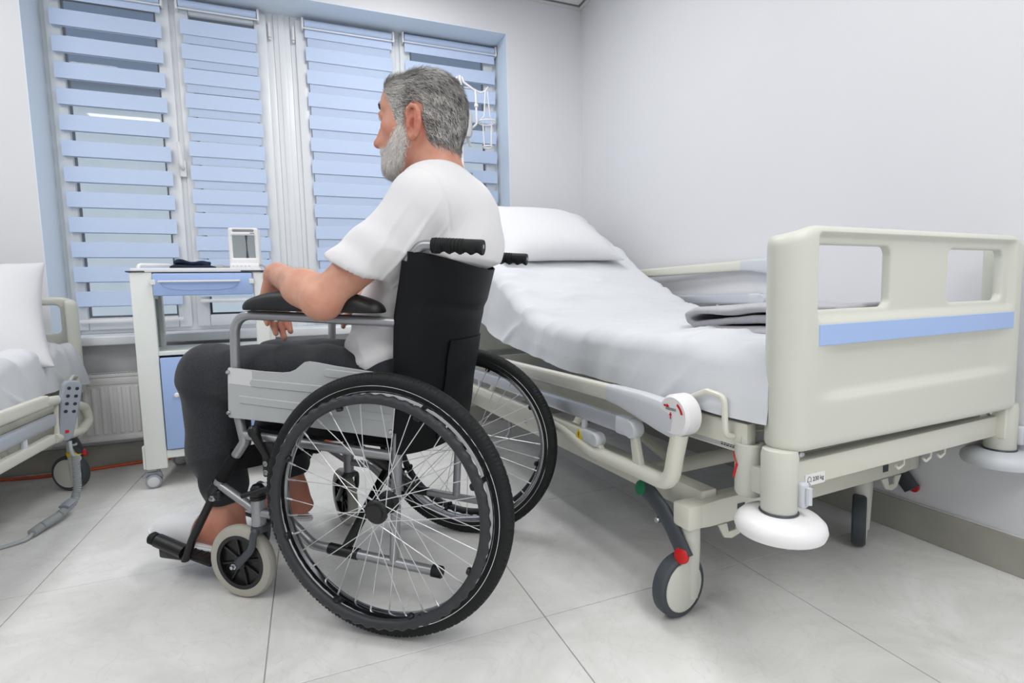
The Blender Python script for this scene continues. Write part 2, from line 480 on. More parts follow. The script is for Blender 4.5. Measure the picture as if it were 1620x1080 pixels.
# ================================================================== THE ROOM
XL, YF = -4.40, -5.20           # left wall, wall behind the camera
WX0, WX1, WZ0, WZ1 = -2.823, -0.508, 0.62, 2.341      # window opening
RD = 0.21                        # depth of the reveal
def build_room():
    bm = nb(); bm_box(bm, (XL, YF, -0.12), (0, 0, -0.003)); fl = struct('floor', bm, 'grout')
    x0, dx, y0, dy = -2.4482, 0.61448, -1.9469, 0.64914
    g = 0.0013; full = None
    for i in range(-4, 5):
        for j in range(-6, 4):
            a, b = x0 + i * dx + g, x0 + (i + 1) * dx - g
            c, d = y0 + j * dy + g, y0 + (j + 1) * dy - g
            a2, b2, c2, d2 = max(a, XL), min(b, 0), max(c, YF), min(d, 0)
            if b2 - a2 < 0.01 or d2 - c2 < 0.01: continue
            if (a2, b2, c2, d2) == (a, b, c, d):
                if full is None:
                    bm = nb(); bm_box(bm, (0, 0, -0.003), (dx - 2 * g, dy - 2 * g, 0), 0.0007, 1)
                    full = obj('tile', bm, 'floor_tile', fl, loc=(a, c, 0))
                else:
                    share(full, 'tile', fl, (a, c, 0))
            else:
                bm = nb(); bm_box(bm, (0, 0, -0.003), (b2 - a2, d2 - c2, 0), 0.0007, 1)
                obj('tile', bm, 'floor_tile', fl, loc=(a2, c2, 0))
    T = 0.30
    bm = nb(); bm_box(bm, (0, YF, -0.12), (0.15, T, CEIL + 0.1)); struct('wall_right', bm, 'wall_paint')
    bm = nb(); bm_box(bm, (XL - 0.15, YF, -0.12), (XL, T, CEIL + 0.1)); struct('wall_left', bm, 'wall_paint')
    bm = nb(); bm_box(bm, (XL - 0.15, YF - 0.15, -0.12), (0.15, YF, CEIL + 0.1)); struct('wall_front', bm, 'wall_paint')
    bm = nb()
    bm_box(bm, (XL, 0, -0.12), (WX0, T, CEIL + 0.1)); bm_box(bm, (WX1, 0, -0.12), (0, T, CEIL + 0.1))
    bm_box(bm, (WX0, 0, -0.12), (WX1, T, WZ0 - 0.02)); bm_box(bm, (WX0, 0, WZ1), (WX1, T, CEIL + 0.1))
    struct('wall_back', bm, 'wall_paint')
    # plaster lining of the window reveal, bluish window light put into its colour
    bm = nb(); t = 0.004
    bm_box(bm, (WX0, 0.0, WZ0), (WX0 + t, RD, WZ1)); bm_box(bm, (WX1 - t, 0.0, WZ0), (WX1, RD, WZ1))
    bm_box(bm, (WX0 + t, 0.0, WZ1 - t), (WX1 - t, RD, WZ1))
    struct('trim_1', bm, 'window_lit_paint')
    bm = nb(); bm_box(bm, (XL - 0.15, YF - 0.15, CEIL), (0.15, T, CEIL + 0.1)); ce = struct('ceiling', bm, 'ceiling_paint')
    # suspended ceiling edge: a thin stepped perimeter strip
    bm = nb()
    for lo, hi in (((XL, -0.022, CEIL - 0.012), (0, 0, CEIL)), ((-0.022, YF, CEIL - 0.012), (0, -0.022, CEIL))):
        bm_box(bm, lo, hi, 0.002, 1)
    struct('trim_2', bm, 'sealant')
    bm = nb(); bm_box(bm, (XL, -0.034, CEIL - 0.004), (-0.034, -0.0222, CEIL)); bm_box(bm, (-0.034, YF, CEIL - 0.004), (-0.0222, -0.0222, CEIL))
    struct('trim_3', bm, 'vent_dark')  # dark strip stands in for the shadow gap along the ceiling edge
    H = 0.104
    bm = nb(); bm_box(bm, (-0.011, YF, 0), (0, 0, H), 0.0015, 1); s = struct('baseboard_right', bm, 'stone_skirting')
    bm = nb(); bm_box(bm, (-0.008, YF, H), (0, -0.011, H + 0.004), 0.001, 1); obj('sealant_bead', bm, 'sealant', s)
    bm = nb(); bm_box(bm, (XL, -0.011, 0), (-0.0112, 0, H), 0.0015, 1); struct('baseboard_back', bm, 'stone_skirting')
    # window board
    bm = nb(); bm_box(bm, (WX0 - 0.04, -0.10, 0.590), (WX1 + 0.04, 0.0, 0.632), 0.006, 3); bm_box(bm, (WX0, 0.0, 0.600), (WX1, RD + 0.02, 0.632))
    struct('trim_4', bm, 'pvc')
    # unseen ceiling panels, layout fitted to the wanted brightness (the light itself is created at the top)
    for lx, ly in LAMPS:
        t = empty('unseen_ceiling_lamp', (lx, ly, CEIL), 0, 'unseen flat rectangular white ceiling light panel, placed for brightness', 'ceiling light', 'unseen ceiling light panels')
        bm = nb(); 
        for lo, hi in (((-0.30, -0.60, -0.03), (-0.28, 0.60, 0)), ((0.28, -0.60, -0.03), (0.30, 0.60, 0)), ((-0.28, -0.60, -0.03), (0.28, -0.58, 0)), ((-0.28, 0.58, -0.03), (0.28, 0.60, 0))):
            bm_box(bm, lo, hi, 0.002, 1)
        obj('frame', bm, 'white_plastic', t)
        bm = nb(); bm_box(bm, (-0.28, -0.58, -0.024), (0.28, 0.58, -0.004)); obj('diffuser', bm, 'lamp_diffuser', t)
build_room()

def frame_rect(bm, x0, x1, z0, z1, wd, y0, y1, bv=0.006):
    bm_box(bm, (x0, y0, z0), (x0 + wd, y1, z1), bv, 2); bm_box(bm, (x1 - wd, y0, z0), (x1, y1, z1), bv, 2)
    bm_box(bm, (x0 + wd - .001, y0, z0), (x1 - wd + .001, y1, z0 + wd), bv, 2); bm_box(bm, (x0 + wd - .001, y0, z1 - wd), (x1 - wd + .001, y1, z1), bv, 2)
def build_windows():
    Y0, Y1 = 0.205, 0.275
    z0, z1 = 0.632, 2.341
    # outer frames: left unit, broad middle post, right unit
    units = [('window_1', -2.823, -1.80, [(-2.800, -2.285), (-2.262, -1.832)]), ('window_2', -1.715, -0.508, [(-1.690, -1.142), (-1.118, -0.535)])]
    for nm, x0, x1, sashes in units:
        bm = nb(); frame_rect(bm, x0, x1, z0, z1, 0.045, Y0, Y1, 0.004)
        xm = (sashes[0][1] + sashes[1][0]) / 2
        bm_box(bm, (xm - 0.03, Y0, z0 + 0.04), (xm + 0.03, Y1, z1 - 0.04), 0.004, 2)
        W = struct(nm, bm, 'pvc')
        for k, (a, b) in enumerate(sashes):
            bm = nb(); frame_rect(bm, a, b, z0 + 0.02, z1 - 0.02, 0.062, Y0 - 0.018, Y0 + 0.03, 0.009)
            sa = obj('sash', bm, 'pvc', W)
            bm = nb(); frame_rect(bm, a + 0.061, b - 0.061, z0 + 0.081, z1 - 0.081, 0.011, Y0 + 0.002, Y0 + 0.010, 0.001)
            obj('gasket', bm, 'gasket', sa)
            bm = nb(); bm_box(bm, (a + 0.055, Y0 + 0.012, z0 + 0.075), (b - 0.055, Y0 + 0.018, z1 - 0.075)); obj('pane', bm, 'glass', sa)
        # hinges beside the middle post
        hx = x1 - 0.018 if nm == 'window_1' else x0 + 0.016
        for hz in (2.245, 0.80):
            bm = nb(); bm_tube(bm, [(hx, Y0 - 0.014, hz - 0.038), (hx, Y0 - 0.014, hz + 0.038)], 0.0085, 12)
            bm_box(bm, (hx - 0.006, Y0 - 0.022, hz - 0.052), (hx + 0.006, Y0 - 0.004, hz - 0.041), 0.002, 1)
            obj('hinge', bm, 'white_plastic', W)
        if nm == 'window_1':
            bm = nb(); bm_box(bm, (-2.287, Y0 - 0.030, 1.435), (-2.257, Y0 - 0.018, 1.52), 0.005, 2)
            bm_tube(bm, fillet([(-2.272, Y0 - 0.02, 1.478), (-2.272, Y0 - 0.058, 1.478), (-2.278, Y0 - 0.066, 1.60)], 0.02), [0.011] * 8 + [0.009], 10)
            obj('handle', bm, 'white_plastic', W)
    bm = nb(); bm_box(bm, (-1.80, Y0 - 0.004, z0), (-1.715, Y1, z1), 0.004, 2)
    bm_box(bm, (-1.775, Y0 - 0.010, z0), (-1.742, Y0, z1), 0.003, 2)
    struct('trim_5', bm, 'pvc')
build_windows()

def build_blinds():
    YB, YR = 0.162, 0.172
    P, B = 0.12185, 0.0745
    def band(x0, x1, z0, z1, y, par, src):
        bm = nb(); bm_box(bm, (x0, y, z0), (x1, y + 0.0016, z1), 0.0004, 1)
        return obj('slat', bm, 'blind_fabric', par)
    def blind(x0, x1, ztop, zbot, label, phase, mode, shift=0.0):
        t = empty('roller_blind', ((x0 + x1) / 2, YB, ztop), 0, label, 'blind', 'striped blue roller blinds in the window')
        h = (x1 - x0) / 2
        bm = nb(); bm_tube(bm, [(-h, 0.008, -0.002), (h, 0.008, -0.002)], 0.021, 20); obj('roller', bm, 'blind_fabric', t)
        bm = nb(); bm_box(bm, (-h - 0.004, -0.012, -0.034), (h + 0.004, -0.006, -0.026), 0.002, 1); obj('guide_bar', bm, 'white_plastic', t)
        for sx in (-1, 1):
            bm = nb(); bm_box(bm, (sx * (h + 0.009) - 0.006, -0.014, -0.036), (sx * (h + 0.009) + 0.006, 0.034, 0.024), 0.004, 2); obj('bracket', bm, 'white_plastic', t)
        zb = zbot - ztop
        bm = nb(); bm_box(bm, (-h, -0.008, zb - 0.012), (h, 0.010, zb + 0.006), 0.004, 2); obj('bottom_bar', bm, 'white_plastic', t)
        # sheer gauze that carries the bands (front and back layer)
        bm = nb(); bm_box(bm, (-h + 0.004, 0.0022, zb), (h - 0.004, 0.0026, -0.02)); obj('gauze', bm, 'blind_sheer', t)
        front0 = None; rear0 = None
        def put(zt, y, first, hh=B, inset=0.0):
            if first is None:
                bm = nb(); bm_box(bm, (-h + inset, 0, -hh), (h - inset, 0.0016, 0), 0.0004, 1)
                return obj('slat', bm, 'blind_fabric', t, loc=(0, y, zt))
            share(first, 'slat', t, (0, y, zt)); return first
        k = 0
        zt = phase
        while zt - B > zbot:
            if zt - B < ztop - 0.02:
                front0 = put(min(zt, 9) - ztop, 0.0, front0)
            zt -= P
        if mode == 'closed':
            zt = phase - P / 2 + shift
            while zt - B > zbot - 0.02:
                if zt < ztop + 0.006:
                    rear0 = put(zt - ztop, 0.0050, rear0, B, 0.012)
                zt -= P
        else:
            zt = phase
            while zt - B > zbot:
                if zt < ztop - 0.02:
                    rear0 = put(zt - ztop - 0.003, 0.010, rear0, B, 0.004)
                zt -= P
    blind(-2.772, -2.318, 2.300, 0.700, 'striped blue roller blind at the far left, bands lined up with open gaps', 2.3095, 'open')
    blind(-2.236, -1.878, 2.300, 0.790, 'closed blue roller blind above the bedside cabinet, thin dark slits between bands', 2.225, 'closed', 0.0190)
    blind(-1.640, -1.166, 2.296, 0.790, "closed blue roller blind ahead of the man's face, without slits", 2.295, 'closed', 0.008)
    blind(-1.092, -0.532, 2.306, 0.790, "open striped blue roller blind behind the man's head and drip stand", 2.298, 'open')
build_blinds()

def build_radiator():
    x0, x1 = -3.10, -1.50
    t = empty('radiator', ((x0 + x1) / 2, -0.065, 0.14), 0, 'white ribbed panel radiator under the window sill', 'radiator')
    h = (x1 - x0) / 2; H = 0.315; a, b = -0.045, 0.03
    bm = nb(); bm_box(bm, (-h, a + 0.006, 0), (h, a + 0.02, H - 0.02), 0.005, 2); bm_box(bm, (-h, b - 0.014, 0), (h, b, H - 0.02), 0.005, 2)
    bm_box(bm, (-h, a + 0.001, H - 0.05), (h, a + 0.012, H - 0.014), 0.006, 2); bm_box(bm, (-h, a + 0.001, 0), (h, a + 0.012, 0.028), 0.006, 2)
    bm_box(bm, (-h - 0.004, a, 0), (-h + 0.004, b, H - 0.01), 0.002, 1); bm_box(bm, (h - 0.004, a, 0), (h + 0.004, b, H - 0.01), 0.002, 1)
    bm_box(bm, (-h, -0.012, H - 0.04), (h, 0.002, 0.02))
    obj('panel', bm, 'radiator_enamel', t)
    first = None; n = int((x1 - x0 - 0.06) / 0.0335)
    for k in range(n):
        x = -h + 0.045 + k * 0.0335
        if first is None:
            bm = nb(); bm_box(bm, (-0.0095, -0.0085, 0.034), (0.0095, 0.004, H - 0.060), 0.006, 3); first = obj('rib', bm, 'radiator_enamel', t, loc=(x, a + 0.008, 0))
        else: share(first, 'rib', t, (x, a + 0.008, 0))
    bm = nb(); bm_box(bm, (-h, a, H - 0.014), (h, a + 0.008, H + 0.002), 0.002, 1); bm_box(bm, (-h, b - 0.008, H - 0.014), (h, b, H + 0.002), 0.002, 1)
    bm_box(bm, (-h, a + 0.008, H - 0.016), (h, b - 0.008, H - 0.010))
    g = obj('top_grille', bm, 'radiator_enamel', t)
    first = None
    for k in range(110):
        x = -h + 0.012 + k * (2 * h - 0.024) / 109
        if first is None:
            bm = nb(); bm_box(bm, (-0.0035, a + 0.008, H - 0.012), (0.0035, b - 0.008, H - 0.002)); first = obj('fin', bm, 'vent_dark', g, loc=(x, 0, 0))
        else: share(first, 'fin', g, (x, 0, 0))
    for sx in (-0.6, 0.6):
        bm = nb(); bm_box(bm, (sx - 0.015, b - 0.002, 0.05), (sx + 0.015, 0.0645, 0.26)); obj('wall_bracket', bm, 'radiator_enamel', t)
build_radiator()

def build_outside():
    bm = nb(); bm_box(bm, (-7.0, 3.2, -4.0), (3.0, 3.4, 2.72))
    bm_box(bm, (-7.0, 3.12, 0.2), (3.0, 3.2, 0.32)); bm_box(bm, (-7.0, 3.14, 2.68), (3.0, 3.44, 2.76))
    b = obj('neighbouring_building', bm, 'concrete')
    bm = nb(); bm_box(bm, (-7.0, 3.0, 2.94), (3.0, 4.6, 5.4)); bm_box(bm, (-7.0, 2.95, 2.88), (3.0, 3.05, 3.05)); obj('balcony', bm, 'shaded_render', b)
    tag(b, 'pale concrete building front seen through the window blinds', 'building')
build_outside()
# ================================================================== HOSPITAL BEDS (local frame: x across, y from foot to head, z up)
def rbox2(x, y, hx, hy, r):
    qx, qy = np.abs(x) - hx + r, np.abs(y) - hy + r
    return np.hypot(np.maximum(qx, 0), np.maximum(qy, 0)) + np.minimum(np.maximum(qx, qy), 0) - r
def sstep(a, b, x):
    t = np.clip((x - a) / (b - a), 0, 1); return t * t * (3 - 2 * t)
def smax(a, b, k):
    h = np.maximum(k - np.abs(a - b), 0) / k
    return np.maximum(a, b) + h * h * k * 0.25
def end_board(name, parent, dz, h=0.0036):
    """moulded foot or head board: two grip openings, recessed upper panel, rounded wings. Front face looks towards -y."""
    A, R, DEP, TH = 0.432, 0.045, 0.085, 0.034
    z0, z1 = 0.452, 0.888
    def fn(P):
        x, y, z = P[:, 0], P[:, 1], P[:, 2] - dz
        # relief of the front face: recess above the strip, hollow below it, ridge at z = 0.555
        side = sstep(0.372, 0.350, np.abs(x))
        rec = 0.013 * side * sstep(0.700, 0.722, z) * sstep(0.876, 0.864, z)
        hol = 0.011 * sstep(0.385, 0.25, np.abs(x)) * sstep(0.662, 0.640, z) * sstep(0.548, 0.572, z) + 0.003 * sstep(0.385, 0.30, np.abs(x)) * sstep(0.660, 0.655, z) * sstep(0.548, 0.572, z)
        yy = y - rec - hol
        outer = rbox2(x, yy - DEP / 2, A, DEP / 2, R)
        inner = rbox2(x, y - TH - 0.10, A - 0.036, 0.10, 0.02)
        d = smax(outer, -inner, 0.008)
        top = z1 - 0.020 * sstep(0.36, 0.44, np.abs(x)) - z
        d = smax(d, -top, 0.022); d = smax(d, z0 + 0.006 * sstep(.3, -.43, x) - z, 0.016)
        # grip openings
        w1 = rbox2(x + 0.243, z - 0.790, 0.120, 0.062, 0.018); w2 = rbox2(x - 0.243 + 0.03, z - 0.790, 0.120, 0.060, 0.018)
        d = smax(d, -w1, 0.006); d = smax(d, -w2, 0.006)
        return d
    V, Q = mesh_field(fn, (-A - 0.02, -0.02, z0 + dz - 0.02), (A + 0.02, 0.12, z1 + dz + 0.02), h)
    V = relax(V, Q, 1, 0.35)
    return link(name, np_mesh(name, V, Q), 'cream_plastic', parent, None)
def bar_rect(bm, pts, w, h, r=0.008):
    """rounded rectangular bar lying mostly along y"""
    P = [Vector(p) for p in pts]; rings = []
    for i, p in enumerate(P):
        t = (P[min(i + 1, len(P) - 1)] - P[max(i - 1, 0)]).normalized()
        s = Vector((1, 0, 0)); up = s.cross(t).normalized()
        if up.z < 0: up = -up
        ww = w[i] if isinstance(w, (list, tuple)) else w; hh = h[i] if isinstance(h, (list, tuple)) else h
        ring = []
        for k in range(16):
            a = 2 * PI * (k + 0.5) / 16; c, q = math.cos(a), math.sin(a)
            e = 0.45
            ring.append(bm.verts.new(p + s * (ww / 2 * math.copysign(abs(c) ** e, c)) + up * (hh / 2 * math.copysign(abs(q) ** e, q))))
        rings.append(ring)
    for A, B in zip(rings[:-1], rings[1:]):
        for k in range(16): bm.faces.new((A[k], A[(k + 1) % 16], B[(k + 1) % 16], B[k]))
    bm.faces.new(list(reversed(rings[0]))); bm.faces.new(rings[-1])
def side_rail(root, s, zu, zm, zl, dv, detail=True):
    """s = -1 left / +1 right; zu, zm, zl heights of the three bars"""
    u = s * 0.488
    r = obj_first = None
    bm = nb(); bar_rect(bm, [(u, 0.47 + dv, zu), (u, 1.62 + dv * 0.3, zu)], 0.030, 0.042); top = obj('rail_bar', bm, 'cream_metal', root)
    # grey moulded end with the round locking head
    bm = nb()
    bar_rect(bm, [(u, 0.49 + dv, zu), (u, 0.44 + dv, zu - 0.002), (u, 0.36 + dv, zu - 0.010), (u, 0.29 + dv, zu - 0.020), (u, 0.225 + dv, zu - 0.032)], [0.034, 0.038, 0.040, 0.042, 0.040], [0.044, 0.050, 0.064, 0.076, 0.074])
    e = obj('rail_end', bm, 'grey_plastic', root)
    bm = nb(); c = (u, 0.235 + dv, zu - 0.010)
    bm_lathe(bm, [(0.0, -0.026), (0.040, -0.026), (0.047, -0.020), (0.047, 0.012), (0.041, 0.020), (0, 0.020)], 36, axis_m(c, (s, 0, 0)))
    hd = obj('locking_head', bm, 'white_plastic', root)
    if detail:
        # printed arrows on the round head
        def onhead(pts, nm):
            bm = nb(); vs = [bm.verts.new((u + s * 0.0206, c[1] + a, c[2] + b)) for a, b in pts]
            bm.faces.new(vs); r_ = bmesh.ops.extrude_face_region(bm, geom=bm.faces[:])
            bmesh.ops.translate(bm, verts=[v for v in r_['geom'] if isinstance(v, bmesh.types.BMVert)], vec=(s * 0.0006, 0, 0))
            obj(nm, bm, 'red', hd)
        arc = [(0.034 * math.cos(a), 0.034 * math.sin(a)) for a in np.linspace(2.9, 2.1, 7)]
        arc2 = [(0.0285 * math.cos(a), 0.0285 * math.sin(a)) for a in np.linspace(2.1, 2.9, 7)]
        onhead(arc + arc2, 'red_arrow')
        onhead([(0.008, 0.020), (0.016, 0.0245), (0.016, 0.022), (0.026, 0.022), (0.026, 0.018), (0.016, 0.018), (0.016, 0.0155)], 'red_arrow')
        onhead([(0.004, 0.008), (0.000, 0.000), (0.003, 0.000), (0.003, -0.008), (0.006, -0.008), (0.006, 0.000), (0.009, 0.000)], 'red_arrow')
        bm = nb()
        for k in range(3):
            bm_box(bm, (u + s * 0.0203 - 0.0003, c[1] - 0.012, c[2] + 0.0115 + k * 0.0022), (u + s * 0.0203 + 0.0003, c[1] + 0.020, c[2] + 0.0123 + k * 0.0022))
        obj('printed_diagram', bm, 'ink', hd)
    # aluminium middle rail with end caps
    bm = nb(); bar_rect(bm, [(u, 0.405 + dv, zm), (u, 1.66 + dv * 0.3, zm)], 0.026, 0.044); obj('middle_rail', bm, 'aluminium', root)
    bm = nb(); bm_lathe(bm, [(0, -0.017), (0.020, -0.017), (0.0235, -0.012), (0.0235, 0.012), (0.020, 0.017), (0, 0.017)], 24, axis_m((u, 0.395 + dv, zm - 0.002), (1, 0, 0)))
    bar_rect(bm, [(u, 0.398 + dv, zm), (u, 0.45 + dv, zm)], 0.031, 0.049); obj('rail_cap', bm, 'grey_plastic', root)
    # lower rail and cap
    bm = nb(); bar_rect(bm, [(u, 0.58 + dv, zl), (u, 1.64 + dv * 0.3, zl)], 0.026, 0.036); obj('lower_rail', bm, 'cream_metal', root)
    bm = nb(); bm_lathe(bm, [(0, -0.016), (0.017, -0.016), (0.0205, -0.011), (0.0205, 0.011), (0.017, 0.016), (0, 0.016)], 24, axis_m((u, 0.555 + dv, zl - 0.001), (1, 0, 0)))
    bar_rect(bm, [(u, 0.56 + dv, zl), (u, 0.61 + dv, zl)], 0.030, 0.040); cap = obj('rail_cap', bm, 'grey_plastic', root)
    if detail:
        bm = nb(); bm_prism(bm, [(0.612, zl - 0.015), (0.650, zl - 0.015), (0.631, zl + 0.018)], u + s * 0.0135, u + s * 0.0142, 'x'); ws = obj('warning_sticker', bm, 'yellow', cap)
        ws['label'] = 'yellow triangular warning sticker'
        bm = nb(); bm_box(bm, (u + s * 0.0140, 0.629, zl - 0.006), (u + s * 0.0146, 0.633, zl + 0.006))
        bm_box(bm, (u + s * 0.0140, 0.629, zl - 0.011), (u + s * 0.0146, 0.633, zl - 0.008)); obj('warning_mark', bm, 'ink', root)
    zt = zl - 0.036
    # bent foot-end tube, swing links
    bm = nb(); bm_tube(bm, fillet([(u, 0.232 + dv, zu - 0.05), (u, 0.245 + dv, zu - 0.10), (u, 0.262 + dv, zt), (u, 0.40 + dv, zt), (u, 0.57 + dv, zt - 0.004), (u, 0.72 + dv, zl - 0.01), (u, 0.80 + dv, zl - 0.004)], [0, 0.05, 0.07, 0.05, 0.06, 0.05, 0], 7), 0.0195, 14)
    obj('rail_tube', bm, 'cream_metal', root)
    bm = nb(); bm_tube(bm, fillet([(u, 1.60 + dv * 0.3, zu), (u, 1.74 + dv * 0.3, zu - 0.014), (u, 1.96 + dv * 0.3, zu - 0.085), (u, 2.00 + dv * 0.3, zu - 0.150), (u, 1.90 + dv * 0.3, zl - 0.030), (u, 1.66 + dv * 0.3, zl - 0.004)], 0.06, 7), 0.0175, 14)
    obj('rail_tube', bm, 'cream_metal', root)
    for v0, za, v1, zb in ((0.392 + dv, zm - 0.01, 0.372 + dv, zt), (0.552 + dv, zl - 0.01, 0.530 + dv, zt), (1.72 + dv * .3, zu - 0.02, 1.70 + dv * .3, zl), (1.86 + dv * .3, zu - 0.05, 1.84 + dv * .3, zl - 0.02)):
        bm = nb(); bm_prism(bm, [(v0 - 0.011, za), (v0 + 0.011, za), (v1 + 0.016, zb), (v1 - 0.016, zb)], u - 0.008, u + 0.008, 'x', 0.003); obj('swing_link', bm, 'cream_metal', root)
    for vv in (0.62 + dv, 1.45 + dv * 0.3):
        bm = nb(); bm_tube(bm, [(u, vv, zl), (u, vv, zm)], 0.010, 10); obj('rail_post', bm, 'grey_plastic', root)
    for vv in (0.75, 1.45):
        bm = nb(); bm_tube(bm, fillet([(s * 0.40, vv, 0.42 + (zl - 0.365)* 0.2), (s * 0.44, vv, zl - 0.01), (u, vv, zl)], 0.02), 0.012, 10); obj('rail_arm', bm, 'cream_metal', root)
def castor(root, x, y, ax, band=False, top=0.235):
    """braked castor: axle direction angle ax"""
    a = Vector((math.cos(ax), math.sin(ax), 0)); c = Vector((x, y, 0.075))
    bm = nb(); R = 0.075
    bm_lathe(bm, [(0.060, -0.017), (R - 0.006, -0.018), (R - 0.001, -0.013), (R, -0.006), (R, 0.006), (R - 0.001, 0.013), (R - 0.006, 0.018), (0.060, 0.017)], 44, axis_m(c, a), True)
    ty = obj('castor_tyre', bm, 'charcoal_tyre', root)
    bm = nb(); bm_lathe(bm, [(0, -0.016), (0.061, -0.016), (0.062, -0.012), (0.062, 0.012), (0.059, 0.019), (0.04, 0.0215), (0, 0.022)], 40, axis_m(c, a))
    obj('castor_disc', bm, 'cream_plastic', root)
    bm = nb(); q = c + a * 0.008 + Vector((-a.y, a.x, 0)) * 0.030
    bm_tube(bm, [(q.x, q.y, 0.040), (q.x, q.y, 0.16), (q.x, q.y, top)], [0.019, 0.024, 0.024], 18); h = obj('castor_housing', bm, 'cream_plastic', root)
    if band:
        bm = nb(); bm_lathe(bm, [(0.0245, 0.152), (0.027, 0.154), (0.027, 0.168), (0.0245, 0.170)], 24, Matrix.Translation((q.x, q.y, 0)), True); b = obj('yellow_ring', bm, 'yellow', h); b['label'] = 'yellow ring'
def pedal(root, s, y0, sy):
    x = s * 0.452
    pts = [(y0 + sy * 0.16, 0.272), (y0 + sy * 0.12, 0.262), (y0 + sy * 0.08, 0.238), (y0 + sy * 0.045, 0.205), (y0 + sy * 0.015, 0.168), (y0 + sy * 0.0, 0.150)]
    bm = nb(); rings = []
    P = fillet([(x, a, b) for a, b in pts], 0.03, 4)
    bm_tube(bm, P, 0.025, 18, flat=(0.46, 1.0))
    pd = obj('brake_pedal', bm, 'dark_grey_plastic', root)
    for (a, b), (a2, b2), m, nm in ((pts[0], pts[1], 'green', 'green_pad'), (pts[-1], pts[-2], 'red', 'red_pad')):
        n = Vector((s * 1.0, -0.15 * sy if m == 'red' else 0, 0.35)).normalized()
        cc = Vector((x + s * 0.0115, a + (a2 - a) * 0.25, b + (b2 - b) * 0.25 + 0.003))
        bm = nb(); bm_lathe(bm, [(0, -0.006), (0.0185, -0.006), (0.0185, 0.002), (0.016, 0.0035), (0, 0.004)], 24, axis_m(cc, n) @ Matrix.Diagonal((1, 1, 1, 1)))
        q = obj(nm, bm, m, pd); q['label'] = nm.replace('_', ' ')
    bm = nb(); bm_lathe(bm, [(0, -0.02), (0.008, -0.02), (0.008, 0.0), (0.006, 0.004), (0, 0.004)], 12, axis_m((x + s * 0.013, y0 + sy * 0.085, 0.212), (s, 0, 0))); obj('bolt', bm, 'steel', root)
